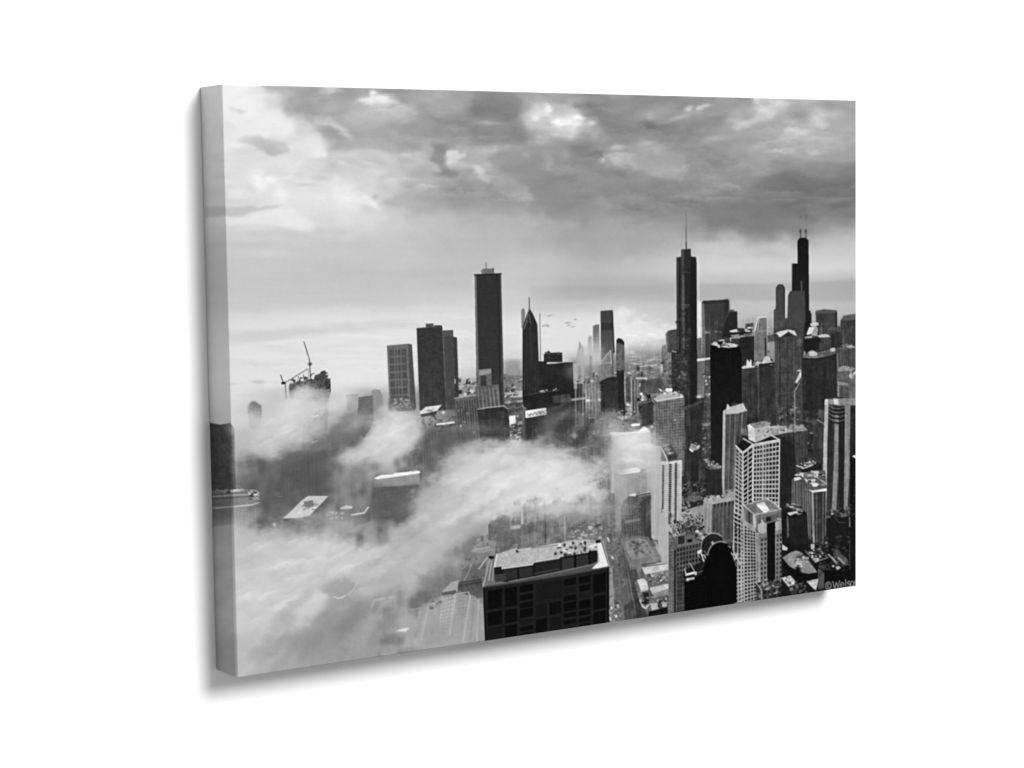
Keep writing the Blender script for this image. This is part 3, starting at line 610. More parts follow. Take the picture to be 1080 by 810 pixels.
P([(883,390),(889,385.5),(898,387),(900,392),(892,392),(884,392.5)], 142, 1, 12); P([(883,392),(896,391),(896,404),(903,402),(912,400),(912,424),(884,424)], 96, 1, 12); P([(895,398),(900,392),(903,390),(912,388),(912,420),(896,420)], 108, 1, 8); P([(895,396),(903,391.6),(903,393.6),(897,399)], 215, .9); C([(897,388),(904,386),(904,398),(896,400)], 14, 70, 230, 2.2, 94); P([(883,402),(895,404.5),(894,407),(884,406)], 140, .8)
L(884.5,404,884.5,422,150,1.2,.8)
# chevron-roofed tower
P([(817,354),(828,350),(841,352),(845.5,354),(847,400),(846,452),(818,452)], 76, 1, 8); F([(822,357),(840,357),(840,450),(822,450)], 7, 32, 52, .45, .45, .45, .8, 95); PL([(822,356),(823,450)], 42, 1.2, .8); PL([(830,356),(831,450)], 48, .8, .7); PL([(837,358),(838,450)], 98, .8, .6); F([(817.5,358),(822,358),(823,448),(818,448)], 2, 32, 104, .5, .45, .5, .8, 96)
P([(817,352),(822,349.5),(828,348.5),(831,347.5),(838,349),(840.5,354),(837,353),(831.5,349.5),(824,355),(822,355.5)], 232, 1, 6); P([(817,353),(819,351.5),(821.5,355),(818,354.5)], 60); P([(824.5,355),(831.5,350.5),(838,355)], 48)
P([(840,358),(845.5,358),(845.5,366),(840,365)], 100, .8, 6)
C([(822,430),(842,428),(842,446),(822,448)], 40, 30, 150, 2.6, 97, .8); L(838.2,412,838.3,460,150,1.1,.85); PL([(818,416),(838,413.5)], 104, .8, .7)
P([(838.5,403),(843.5,393),(845,392),(845,397.5),(840.5,404.5)], 232, .95, 10); PL([(839,411),(843,404)], 176, 1.0, .8); B(843,391,2,1,225,.9,0,.2)
# twin striped blocks
T(780.5,388,800,386.5,783,450,800,56,60,3); T(800,384.5,817,383,800,458,819,50,58,3); F([(781,390),(817,386),(819,456),(783,456)], 15, 1, 84, .35, 1, .6, .7, 98); P([(798.5,386),(800.5,386),(801,450),(799,450)], 86)
P([(781,388),(785,385.5),(793,386),(799,384.5),(800,387),(784,389)], 190, 1, 16); P([(787.5,380),(789,379),(789.3,381.5),(791,381.5),(791,379),(792.6,380),(793,387),(787,387)], 218, 1, 10); C([(794,383),(802,381),(802,386),(794,387)], 14, 60, 225, 2, 99)
P([(806,377),(809,375.5),(812,377),(813,381),(816,382.5),(815,385),(803,385)], 210, 1, 20); P([(800,384),(817,382),(817,384),(800,386.5)], 40)
# dark round-shouldered block on the right
P([(845.5,378),(850,374.5),(860,371),(879,366.5),(882.5,372),(883.2,440),(878,447),(847,447)], 46, 1, 6); F([(847,380),(882,376),(883,440),(848,442)], 18, 26, 74, .5, .45, .6, .95, 100)
P([(846,377),(852,372),(862,371.5),(875,368.5),(878,366),(882,367.5),(881,373),(870,377),(855,378.5)], 112, 1, 14); P([(852.5,371),(857,369.5),(862,372),(862,375),(854,375.5)], 178, 1, 14); P([(875,368),(880,366.5),(881,370),(877,371)], 188, 1, 8); PL([(850,378.6),(862,378.5),(872,376.5),(881,375)], 26, 1.4)
B(873,373,9,2,82,.7,0,.2)
P([(858,443),(862,441.5),(869,444),(871,446),(871,506),(857,504)], 68, 1, 4, 60); PL([(862,442.5),(869,447)], 150, 1.0, .8); C([(846,434),(870,434),(866,450),(846,452)], 30, 34, 104, 4, 101, .7)
# flat grey roof and its office block
P([(813.5,458),(851.5,453.5),(852,494),(838,500),(815,500)], 66, 1, 4); F([(815,462),(850,456),(851,492),(816,496)], 6, 1, 90, .35, 1, .6, .3, 102); F([(815,461),(850,456),(851,492),(816,496)], 12, 17, 34, .6, .45, .55, .6, 103)
P([(806,452),(815,449),(827,449),(840,448.5),(850,451),(851.5,454),(832,456),(813,460),(806,460)], 152, 1, 14); C([(812,449),(848,448),(849,453),(812,456)], 26, 80, 205, 3, 104, .8); L(838.3,446,838.5,456,160,1.0)
P([(822,460),(839,470),(838,505),(824,560),(820,560)], 42, .95, 5); F([(821,462),(838,460),(838,540),(822,540)], 1, 46, 22, 1, .5, .7, .3, 105)
P([(838,457),(852,455),(852,495),(839,497)], 74, .8, 4); F([(838,458),(851,456),(851,492),(839,494)], 4, 18, 44, .5, .45, .6, .6, 106)
# pale columned block, right edge
P([(869.5,422),(874,419),(882,418.5),(903,420),(912,420),(912,560),(868,548)], 58, 1, 8)
P([(870,422),(873.8,421),(872.5,470),(871.5,545),(867,541),(868.5,470)], 176, 1, 12); P([(869.8,421.5),(873,420.5),(873.4,427),(869.8,427)], 226)
P([(874,421),(891,420),(912,419.5),(912,427),(886,428),(874,426)], 136, 1, 12); P([(879,420),(884,421),(884,427),(880,427)], 216, 1, 6)
P([(880.5,436),(884.5,436),(884,500),(881.5,545),(877,545),(879.5,490)], 128, 1, 12); P([(891.3,424),(893.5,423),(896.8,428),(896,500),(893.5,540),(889,540),(890.8,480)], 132, 1, 12)
P([(885,430),(891,430),(890,540),(885,540)], 36, .9, 5); P([(874,446),(879,446),(877.5,520),(873.5,520)], 52, .9, 8); P([(897.2,430),(912,430),(912,510),(896.5,510)], 34, .9, 8)
for y_ in (430.5,434.5,439,443.5): PL([(874.5,y_ - 3),(879,y_),(885,y_ + .8),(891,y_ - .8)], 140, .9, .7); PL([(876,y_ + 1.6),(884,y_ + 2.6),(890,y_ + 1)], 20, 1.6, .8)
L(898.6,440,898.4,500,80,.6,.7)
# black tower
P([(749,364.5),(756,363),(764,366.5),(780,365),(782,372),(783,490),(775,500),(750,500)], 11, 1, 2, 34); P([(750,363.6),(753,360.5),(758,360),(758,358.5),(764,358),(764,360),(770,362),(778,363.5),(777,366),(768,367),(758,365.5)], 196, 1, 12)
F([(750,370),(781,370),(782,490),(751,492)], 10, 46, 34, .5, .45, .7, .95, 236)
C([(752,360),(774,361),(774,366),(754,366)], 26, 10, 250, 2.6, 107); P([(757.5,360),(763,359.5),(762,363),(757,363.5)], 30)
P([(782,440),(800,440),(800,470),(784,470)], 50, .9, 5)
# ---- pale tower with lit corner, beside the gridded one
P([(762.5,434),(788.5,433),(787,452),(778,470),(775,524),(761,524)], 88, 1, 4); P([(762.6,434),(765.2,434.5),(763.8,524),(761,524)], 176, 1, 5); F([(766,436),(788,435),(784,470),(764,524)], 4, 1, 62, .5, 1, .6, .3, 110); PL([(770.2,436),(768,522)], 128, 1, .7); PL([(775.5,437),(773.6,522)], 140, 1, .7); PL([(783,437),(782,455)], 140, 1, .7)
P([(762.5,433.6),(766,431),(767,426),(770,429),(784,425),(786.5,431),(788.6,433),(778,436),(766,437)], 184, 1, 10); P([(771,427),(774,424.5),(778,425.5),(776,428)], 70); P([(766.8,426),(768.6,427),(769,432),(766.8,432)], 228)
# apartment slab with rounded corners
P([(690,421.5),(694,417.5),(699,414.5),(714,413.5),(720.5,416.5),(721.8,421),(722.5,500),(691,500)], 112, 1, 6)
F([(691,424),(721.5,421),(722.5,500),(692,502)], 11, 26, 66, .6, .5, .75, .55, 111); F([(691,424),(721.5,421),(722.5,500),(692,502)], 22, 52, 168, .4, .4, .35, .95, 112)
P([(690,421),(695,416.5),(700,414.5),(714,413.6),(720.5,416.6),(720,419),(706,420.5),(694,422.5)], 170, 1, 8); PL([(690.3,420.6),(693,423),(706,420.8),(720.6,418.4)], 222, 1.2, .85); P([(701.5,411),(703,409.5),(709,409.5),(709,413),(703,413.5)], 234); P([(694,409.5),(697,410.5),(699,412.5),(697,413)], 220); C([(700,411),(716,411),(716,417),(700,417)], 14, 110, 220, 2.2, 113)
B(712,443,1,1.2,190,.8,0,.1)
C([(722,470),(742,466),(742,512),(722,514)], 20, 44, 84, 3.4, 114, .6); P([(727,473),(729,468),(734,466.5),(738.5,470.5),(736,474),(730,476)], 150, 1, 20); P([(727,472.5),(731,475.5),(731.5,477.5),(727.5,475)], 238); C([(729,468),(737,468),(737,473),(729,473)], 12, 20, 235, 2, 115)
P([(722,478),(728,477),(729,512),(721,512)], 58, .9, 5); P([(729,477),(735,477),(736,512),(729,512)], 44, .9, 4)
P([(743,492),(750,494),(761,493),(762,522),(745,522)], 46, 1, 4); P([(743.5,493),(748,490.5),(756,489.5),(761,492),(755,495.5),(747,495)], 100, 1, 14); C([(744,482.5),(753,487),(751,491),(743,486)], 20, 60, 250, 2.6, 116); C([(747,489),(761,489),(761,494),(748,494)], 14, 40, 170, 2.4, 117)
P([(737,484),(744,486),(744,516),(737,514)], 76, .8, 20)
C([(719,509),(745,506),(745,522),(719,524)], 110, 24, 120, 2.2, 118); P([(722,526),(728,522.5),(738,522.5),(742,525),(738,529),(724,530)], 108, 1, 5); C([(719,529),(745,526),(745,536),(719,538)], 60, 30, 150, 2.2, 119)
P([(717,541),(730,535.5),(744,532),(745,552),(741,556),(717,553)], 150, 1, 8); C([(718,541),(728,538),(728,545),(718,547)], 14, 40, 210, 2.6, 120); C([(718,545),(744,540),(744,556),(718,558)], 50, 40, 210, 2.2, 121, .8)
# cornice block
P([(742,529),(751,531),(750.5,566),(741,562)], 148, 1, 6); PL([(744.5,531),(744,560)], 118, .9); PL([(748,532),(747.6,562)], 124, .9)
P([(751,531),(776,527),(775,572),(750.5,572)], 96, 1, 4); F([(752,531.5),(775.5,527.5),(775.5,532.5),(752,536)], 6, 1, 30, .5, 1, .9, .1, 122); F([(751,536),(775.5,532),(775,568),(751,568)], 6, 1, 70, .55, 1, .8, .2, 123); F([(751,536),(775.5,532),(775,568),(751,568)], 12, 17, 60, .4, .5, .5, .5, 124)
P([(741.8,529),(742.5,525),(752,522.5),(756,526),(775.5,523.5),(776,527.5),(751,532)], 158, 1, 12); P([(762,520),(764,517),(775,515.5),(776,524.5),(764,526)], 148, 1, 12); B(766.5,519,1.4,1.4,50,.8,0,.1); B(772,517.5,1.4,1.2,60,.8,0,.1); P([(755,523),(759,522),(759,525),(756,525.5)], 200); C([(745,523),(758,521),(758,526),(746,527)], 12, 60, 200, 2, 125)

# ---- street canyon with fogbound blocks
P([(632,500),(650,480),(657,520),(660,580),(668,658),(640,662),(636,560)], 108, .95, 10)
P([(644,600),(660,575),(672,640),(672,660),(644,662)], 104, 1, 5); P([(655,598),(664,596),(676,655),(664,658)], 96, .7, 5); P([(642,600),(646,598),(649,657),(642,659)], 142, .9, 8)
P([(658,640),(673,630),(678,656),(660,658)], 74, .8, 8)
for k, (a_, b_) in enumerate((((650,540),(668,656)),((654,560),(672,654)),((646,560),(656,640)))): L(a_[0],a_[1],b_[0],b_[1], 124, .7, .5)
C([(633,540),(652,540),(655,600),(640,600)], 120, 70, 150, 2.0, 126, .6); P([(663,602),(671,600),(686,652),(673,657)], 58, .6, 12); PL([(652,545),(669,657)], 74, 1.2, .5); PL([(646,600),(650,657)], 80, .9, .4); C([(641,600),(660,590),(664,655),(643,658)], 70, 78, 132, 2, 127, .6); C([(642,634),(654,634),(656,656),(643,657)], 34, 50, 200, 2.2, 128, .85)
for (x,y) in ((642,570),(646,588),(645,641),(652,639),(641,568),(650,650),(644,653)): B(x,y,1.1,1.7,232,.9,-15,.1)
P([(640,505),(650,500),(652,560),(642,560)], 120, .5, 22); C([(622,494),(640,494),(640,520),(622,520)], 46, 80, 210, 2.2, 129, .7, .7)
P([(641,506),(644,505),(644,526),(641,527)], 84, .7)
# white-roofed block, its front dissolving
T(645,458,686,455,645,520,688,204,176,3,a=.8); F([(646,462),(686,459),(688,512),(647,514)], 14, 1, 186, .35, 1, .5, .4, 130)
P([(643,455.5),(655,456),(673,455),(676,452.5),(679,450.3),(683,451.5),(685.5,455.5),(668,457),(650,459.5),(645,459)], 240, 1, 4); P([(665,448.5),(667,446.8),(675,446.5),(675,449),(667,450)], 238, 1, 4); P([(666,450),(675,449),(676,453),(667,454)], 120, .8, 10)
T(648,500,682,494,649,560,684,144,132,4); F([(650,502),(680,499),(682,520),(651,524)], 17, 12, 196, .4, .42, .6, .4, 131); F([(649,520),(660,519),(661,556),(650,558)], 6, 16, 180, .4, .42, .4, .5, 132)
P([(650,496),(660,494.5),(672,492.8),(675.5,495),(675,498),(654,501)], 228, .95, 4); PL([(672,493),(679,491)], 200, 1, .7); P([(682,492),(687,491),(688,545),(683,545)], 138, .6, 4)
P([(658,527),(664,524),(672,520),(686,519),(687,575),(656,577),(655,536)], 92, 1, 8); P([(660,527),(664,530),(673,530),(672,520),(664,522)], 80, .8, 10); P([(663.5,522),(669,520.2),(671.8,520.6),(670,523.5),(663,523)], 214, 1, 6); PL([(672,521.5),(686,518.5)], 196, .9, .8); PL([(673,524),(686,521.5)], 150, .7, .7)
P([(656,532),(673,533),(674,575),(656,577)], 104, .9, 6); F([(660,536),(680,535),(681,560),(661,563)], 8, 8, 66, .45, .6, .75, .4, 133); F([(658,552),(686,549),(687,576),(659,578)], 11, 1, 74, .5, 1, .8, .3, 134); P([(659,549.5),(675,546.5),(675,549),(659,552)], 130, .8); P([(675,530),(687,522),(687,575),(681,575)], 72, .8, 6)
# ribbed white tower
P([(686.5,470),(697,470),(697,600),(694,603),(687,580)], 168, 1, 2, 158); P([(690,470),(692,470),(692,590),(690,580)], 184, .5)
P([(696.5,486.5),(719,485.5),(718.6,560),(716,600),(705,606),(694,600)], 178, 1, 4, 168)
P([(696.6,486),(703,487.5),(719,485.2),(719,489),(697,490)], 204, .9); F([(698.3,490.5),(700.7,490.5),(700,537),(697.9,537)], 1, 23, 40, 1, .72, .95, .2, 135); F([(705.7,489),(708.5,489),(707.3,553),(704.8,553)], 1, 30, 36, 1, .72, .95, .2, 136); F([(711.8,488),(714.2,488),(713.4,552),(711.2,552)], 1, 30, 28, 1, .76, .95, .2, 137)
PL([(698,537),(697.9,540)], 120, 2, .6); P([(717,487),(719.3,487),(718.8,540),(716.8,540)], 196, .7)
P([(698,474),(700,469.5),(706,468.5),(710,472),(714.5,479),(714,485.5),(705,487),(700,480)], 84, 1, 8); PL([(697.5,472.5),(702,481),(704,486)], 232, 1.1, .9); PL([(699,470.5),(706,469)], 190, 1.0, .85); P([(700,473),(706,471.5),(711,478),(705,479.5)], 150, 1, 24); C([(701,472),(708,472),(710,478),(704,479)], 14, 60, 215, 2, 138); P([(704,480.5),(713,479.5),(713.6,484),(705,485.5)], 70)
# low parking roof
P([(655.5,569),(658,567.5),(672,564.5),(684,566.5),(686,570),(692,578),(697,588),(697,592),(665,598.5),(663,595)], 112, 1, 5)
P([(659,573),(664,569),(673,567),(682,570),(687,577),(691,585),(676,588),(666,590)], 134, 1, 6); PL([(660,575),(666,590),(690,586)], 152, .8, .7); C([(664,571),(684,570),(688,584),(668,586)], 36, 78, 150, 2.4, 139, .7); B(673,574,3,2.2,76,.8,20,.3); B(678,582,3,1.6,78,.7,40,.3); B(667,571.5,2,1.2,70,.7,0,.3)
PL([(655.5,569),(663.5,592),(665,598.5)], 128, 1.2); P([(664,590.5),(696.5,586.5),(697,592),(665.5,598.3)], 122, .9, 4); PL([(677,596),(697,592.3)], 66, 1, .8)
P([(686,567),(694,570),(694,576),(688,577)], 74, .9, 12); B(689,566.5,1.2,2.2,226,.9,-30,.1); P([(690,570),(693,572),(698,588),(696,588)], 150, .8)
# white roofs at the foot
P([(676,597.5),(704.5,594),(706,628),(684,650),(676,638)], 104, 1, 12)
P([(677,598.5),(704.5,594.8),(704.8,601),(680,606)], 216, 1, 6); P([(679,606),(705,601),(705,606),(680,610)], 128); C([(683,606),(704,603),(704,614),(685,617)], 60, 60, 206, 1.7, 140)
P([(672,611.5),(679,610),(682,613),(684,621),(682,624),(676,624)], 222, 1, 8); P([(684.5,619),(704.5,614.5),(705,621),(688,626)], 216, 1, 6); PL([(685,619.5),(704,615)], 70, 1.2, .7); P([(688,626),(705,621.5),(705,627),(688.5,631)], 138)
P([(669,613),(672,611.5),(677,626),(681,640),(678,641),(674,633)], 128, .9, 22); P([(678,625),(684,624),(685,636),(680,638)], 36, 1, 10); PL([(675,633),(678,640),(681,641.5),(684,638)], 222, 1.5, .9); P([(686,637),(693,635.5),(695,643),(688,645)], 178, 1, 10); C([(694,632),(704,631),(704,639),(695,640)], 22, 40, 215, 2.6, 141); P([(684,645),(704,640),(704,650),(684,654)], 20, 1, 6)
C([(676,622),(688,624),(688,638),(678,638)], 20, 20, 180, 2.4, 142, .8)

# ---- white gridded tower
P([(776,470),(783.5,477.5),(783,532),(790,560),(797,640),(775,645),(772,600)], 168, 1, 4); P([(783,477),(794.5,468.5),(822.5,464),(822,545),(790,545),(783,532)], 172, 1, 4)
F([(776,472),(783,479),(782,600),(773.5,600)], 2, 26, 16, .68, .58, .92, .3, 143, 0); F([(784,478),(794,470.5),(793.5,535),(784,540)], 2, 13, 6, .74, .64, .97, .1, 144); F([(795,470.5),(822,465.5),(821,540),(794.5,538)], 8, 15, 8, .7, .64, .95, .3, 145)
PL([(794.5,468.5),(794,533)], 226, 1.4, .9); PL([(805,468),(804.5,530)], 190, 1.0, .8); P([(802,470),(809.5,469),(809,532),(801.8,533)], 140, .25)
PL([(776,470),(783.3,477.3),(794.4,468.7),(822.2,463.8)], 240, 1.3, .95); PL([(822.3,464),(821.4,538)], 206, 1.2, .8); P([(777,470),(786,463),(794,467.5),(784,475.5)], 24); PL([(784,462.6),(790,466),(795,469)], 236, 1.3, .9)
P([(795,467),(806,460),(812,457.5),(821,463),(812,464.5),(796,467.5)], 22); PL([(809,457),(814,459.5),(822,463.8)], 234, 1.4, .9)
P([(788.5,448.5),(791,447),(796,451.5),(797,466.8),(789.5,463.5)], 230, 1, 4); P([(796,451.5),(812,447.5),(813,460),(797,467)], 168, 1, 12); P([(790,447),(798,445.5),(806,443.8),(813,446),(812,448.5),(796,452)], 134, 1, 14); C([(797,452),(811,449),(811,458),(798,463)], 20, 70, 220, 2, 146, .8); PL([(788,449.2),(796,452)], 240, .9)
P([(782,452),(788,452),(789,460),(781,458)], 128, .7, 10)
F([(773.5,540),(796,560),(797,640),(775,645)], 7, 24, 12, .62, .56, .92, .25, 147, 1.8); PL([(781.5,545),(781,640)], 184, 1.1, .7); PL([(790,560),(789.5,640)], 176, 1.0, .6)
# ---- its lower twin in front
P([(784,533),(796,543),(796.5,553),(797.5,560),(798,640),(784,640),(783,552)], 160, .9, 4); F([(785,554),(797,562),(798,638),(785,636)], 4, 22, 8, .62, .58, .95, .2, 148, 1.6)
P([(784,532.5),(800,527.5),(809,525.8),(816,530),(823.8,537),(808,541),(796,543.5)], 124, 1, 10); PL([(784,532.7),(796,543.2),(823.5,537.2)], 206, 1.0, .85); PL([(808.8,526),(817,530.5),(823.5,537)], 226, 1.1, .9); PL([(785,532.3),(809,526)], 176, .8, .8)
P([(797.5,531.5),(806,529.5),(808,533),(812,538),(806,541.3),(803,538),(799,534)], 244); C([(802,528),(818,530),(822,537),(812,538)], 14, 70, 160, 2.4, 149, .8); P([(786,533),(794,531.5),(800,541),(796.5,542)], 100, .7, 8)
P([(796,543.5),(823.8,537.4),(824,551),(797,560)], 112, 1, 5); P([(798.5,547),(821,541.5),(821,548),(809,551),(799,553)], 92); P([(808,545),(813,545),(813,549.5),(808,550.5)], 24); P([(784,533.5),(796,543.6),(796.6,556),(786,549)], 110, 1, 5); PL([(790,540),(790.4,551)], 60, 1.4); P([(794,542.5),(797,544),(797.5,557),(794.5,555)], 186, .9, 6)
PL([(803,548.5),(806,552.5)], 206, 1.2, .8); PL([(820,547),(824,548)], 196, 1.2, .8)
P([(799,553.5),(803,551),(808,552.5),(809,562),(809,632),(799,636),(800,575)], 128, 1, 5); P([(799.5,553),(803,551),(808,552.5),(808.5,561.5),(803,563),(799.5,560)], 172, 1, 6); F([(802,567),(809,566),(808.5,616),(801.5,618)], 2, 10, 18, .5, .6, .85, .2, 150)
P([(809,552),(818,550),(818,612),(809,616)], 12, 1, 3); PL([(812,617),(812,562)], 28, .6, .6); P([(817.5,551),(823.5,549),(826,556),(825.5,562),(825,612),(817.5,614)], 124, 1, 5); P([(818,551),(823.5,549),(824.5,558),(818,560)], 160, 1, 6); F([(818.5,563),(825,561.5),(824.5,610),(818,612)], 2, 10, 22, .5, .55, .8, .2, 151)
P([(797,562),(800.5,562),(802,616),(800,630),(797,630)], 200, .6, 6); F([(797,562),(801,564),(801.5,612),(797.5,612)], 1, 24, 90, 1, .5, .6, .3, 152)
P([(797,616),(809,613),(826,611),(832,613),(832,630),(798,636)], 64, 1, 10); C([(800,612),(832,608),(832,628),(800,634)], 80, 14, 160, 2.6, 153, .9); PL([(797,614),(803,622),(803.5,634)], 176, 1.2, .8); PL([(803,622),(812,619),(812,632)], 130, .9, .8); F([(804,623),(830,617),(830,629),(805,634)], 5, 2, 14, .6, .6, .8, .3, 154)

# ---- stone block with dark roof clutter, left of the black arch
P([(705,560),(713,566),(722,562),(742,558),(745,575),(740,640),(705,650)], 98, 1, 6)
F([(713.5,578),(740,572),(738,644),(713.5,648)], 8, 15, 14, .6, .66, .92, .25, 155); F([(705.5,560),(712.5,566),(713,648),(706,650)], 3, 26, 44, .6, .5, .85, .3, 156, 1.5); P([(705,562),(713,566),(713,648),(705,650)], 150, .35, 8)
P([(710.6,580),(713,580),(713,646),(710.8,646)], 24, .75); P([(714,565),(741,558),(744,560),(741,572),(714,577)], 112, .95, 8); P([(715,566),(722,564.5),(722,573),(715,574.5)], 52); P([(724,560),(730,557),(732,560),(732,572),(724,573)], 104); P([(725,569),(730,568.5),(730,571.5),(725,572)], 12); P([(733,563),(736,562),(737,570),(733.5,571)], 40); PL([(712,564.5),(723,562)], 176, .9, .8)
C([(711,549),(742,545),(742,563),(711,564)], 130, 6, 120, 2.2, 157, 1, .7); C([(734,560),(744,560),(744,570),(734,570)], 14, 20, 220, 2.6, 158); B(739,563,3,2,190,.8,20,.4)
C([(706,540),(714,548),(714,570),(706,566)], 40, 30, 150, 2, 159, .8)
# ---- black arched tower
ARC = [(752.6 + 13.4 * math.cos(t), 577 - 14.6 * math.sin(t)) for t in np.radians(np.linspace(192, 50, 16))]
P([(738,600)] + ARC + [(763,572),(752,600)], 34, 1, 4); PL(ARC, 150, 1.2, .9)
ARC = [(760.2 + 13.6 * math.cos(t), 586 - 14.8 * math.sin(t)) for t in np.radians(np.linspace(178, 15, 18))]
P([(722,613),(733,609),(741,601)] + ARC + [(775.5,592),(777,600),(777,636),(756,640),(722,646)], 5, 1, 1)
PL(ARC[:13], 158, 1.1, .9); F([(748,586),(774,584),(776,636),(746,642)], 9, 1, 9, .3, 1, .8, .4, 237); F([(726,612),(746,606),(746,642),(726,645)], 6, 9, 17, .5, .4, .8, .6, 238); C([(768,575),(779,585),(779,592),(772,588)], 22, 110, 240, 2.4, 160); C([(772,585),(781,594),(780,600),(774,594)], 14, 60, 230, 2.2, 161); C([(736,580),(746,582),(745,592),(738,592)], 24, 8, 245, 2.6, 162, 1, .8); PL([(738,581),(740.5,586),(742,591.5)], 238, 1.4, .95); B(751.5,572.5,1.6,1.8,215,.9,0,.2)
P([(722,601),(731,597),(741,592),(741,606),(732,610),(722,612)], 26, 1, 6); P([(722.5,602.5),(724,605),(732,602.8),(733,605),(723,607.5)], 240, 1, 4); PL([(722,600),(724,606)], 210, 1.0); PL([(727.5,594),(734.5,606)], 190, 1.0, .9); P([(732,603),(735,603),(735,606.5),(732.5,606.5)], 205); P([(724,610),(732.5,608.6),(732.5,611),(725,612.4)], 200, .9, 8); B(725,611.6,1.4,1.4,240,.9,0,.1); PL([(735,604.5),(741,602)], 110, 1.0, .8)
P([(714,600),(722,605),(722,646),(714,648)], 60, .55, 8)

# ---- right hand roofs
P([(841,491),(858,487),(866,489),(866,495),(847,500)], 34, 1, 5); PL([(840.5,491),(847,494),(856,490.8)], 214, 1.4, .9); C([(842,488),(862,486),(862,490),(844,493)], 26, 50, 215, 2, 163)
P([(835.5,505),(846,505),(856,519),(857,556),(850,580),(835,560)], 76, 1, 5); F([(836,508),(845,508),(846,545),(836,545)], 3, 1, 128, .4, 1, .7, .2, 164); P([(837,504),(843,502.8),(846,505),(838,507.5)], 226, 1, 6); P([(845,506),(854,517),(856,570),(846,560)], 92, .9, 5); F([(845.5,508),(855,520),(856,570),(847,560)], 4, 1, 140, .4, 1, .6, .3, 165); PL([(835.6,506),(835.2,545)], 156, .9, .7)
P([(843,500),(849,498),(870,496),(872,515),(856,519),(848,508)], 92, 1, 10); PL([(839,501),(846,501),(851,507),(860,512)], 232, 1.6, .9); PL([(857,499),(865,506),(871,510)], 190, 1.2, .85); PL([(852,505),(864,511)], 200, 1.2, .85); C([(845,498),(870,496),(870,512),(850,512)], 40, 34, 225, 2.8, 166, .9); P([(856,509),(863,510),(862,513),(857,513)], 236)
P([(852,516),(857,517.5),(871.8,515),(871.8,517.6),(857.5,519.8)], 242, 1, 4)
P([(856,519.5),(871.5,517.8),(871,580),(857.5,584)], 56, 1, 5); PL([(857,520),(858.5,582)], 168, 2.0, .85); PL([(861.2,520),(861.5,580)], 120, .9, .8); PL([(868.2,518.5),(868,575)], 128, 1.0, .8); PL([(871.2,518),(870.6,565)], 150, .9, .8); P([(858,549),(871,546),(871,551),(858,554)], 84, .5)
P([(872,540),(884,541),(897,538),(898,590),(886,600),(873,580)], 26, 1, 5); C([(872,536),(898,535),(898,545),(873,546)], 44, 18, 120, 3, 167, .9); B(877.5,542,1.3,1.2,210,.9,0,.1); PL([(880,545),(885,551),(893,551)], 92, .9, .7); P([(895.5,545),(897.6,545),(897.6,556),(895.6,556)], 150, .8, 10)
P([(824,542),(828,538),(842,534),(851,541),(853,578),(838,582),(825,578)], 24, 1, 4); C([(826,533),(838,531),(850,539),(842,543)], 40, 30, 190, 3, 168, .9); P([(830,541),(841,538.8),(842,540.5),(833,543.8)], 222, 1, 5); P([(829.5,543.5),(831.8,545),(832.3,565),(830,568)], 128, .7, 30); P([(832,546),(850,542),(852,576),(834,580)], 30, .9, 4); F([(833,548),(851,544),(852,574),(834,577)], 8, 1, 52, .35, 1, .6, .4, 169)
P([(824,574),(903,575),(912,620),(824,640)], 18, .85, 6)
C([(852,568),(898,564),(900,600),(860,600)], 150, 12, 110, 2.6, 170, .8, 1.3); B(871.5,572.5,1.4,1.4,190,.8,0,.1)
P([(825,574),(831,578),(830,580.5),(825,580)], 222, .9, 8); P([(855,574),(859,573.5),(859,580),(855.5,580)], 190, .9, 20)
P([(825,588),(833,583),(840,580.5),(846,583),(850,587),(862,603.5),(853,605),(846,604),(843,601.5),(838,601),(832,596.5)], 136, 1, 5); P([(825.5,589.5),(832,597),(843,603),(853,606.5),(863,604.5),(863,612),(850,618),(835,606),(826,598)], 12); B(845,588,6,3.4,84,.85,10,.5); PL([(838,593),(841,588),(847,585.5),(853,588),(855,593)], 56, 1, .8); C([(839,588),(852,588),(850,597),(840,597)], 30, 90, 225, 2.2, 171, .9); B(841.5,600.5,3,3.6,8,1,0,.2); PL([(839,597),(842,591)], 190, 1.4, .8)
P([(850,582),(864,576.5),(872,584),(874,588),(860,593.5)], 40, 1, 5); C([(851,582),(864,577.5),(872,587),(860,592)], 70, 20, 235, 1.9, 172); PL([(850,582),(860,593),(873,588)], 190, .8, .8); PL([(849,580),(862,595),(867,601)], 120, 1, .8)
P([(858,595),(874,589),(888,598),(903,596),(903,620),(870,620)], 12, 1, 4); C([(862,594),(882,590),(890,602),(868,604)], 50, 10, 90, 2.6, 173); B(878.8,597,1.4,1.2,240,.95,0,.1); P([(881,598),(885,596.5),(887,599),(883,601)], 190, .9, 20); PL([(874,585),(880,591),(882,594)], 176, 1.8, .7)
P([(878,584),(884,580),(896,592),(890,597)], 78, .9, 12); PL([(884,588),(890,594)], 170, 2, .6); PL([(882,584),(893,592)], 110, .8, .7)
P([(862.5,600),(865,600.5),(869.5,605),(869,620),(863,622)], 92, 1, 5)
for k in range(5): PL([(863.5, 603 + 3 * k), (869, 607 + 3 * k)], 60, .6, .6)
P([(824,609.5),(833.5,607),(840,614.5),(832,619.5)], 214, 1, 6); C([(827,609),(834,608),(837,615),(831,617)], 12, 60, 200, 1.6, 174); P([(851,613.5),(857,611.5),(863,610.5),(862,618),(860.5,622.5),(857,620)], 206, 1, 14); PL([(853,614),(861,612)], 110, .8, .8); C([(834,615),(852,613),(852,626),(834,628)], 40, 20, 150, 2.8, 175, .9)
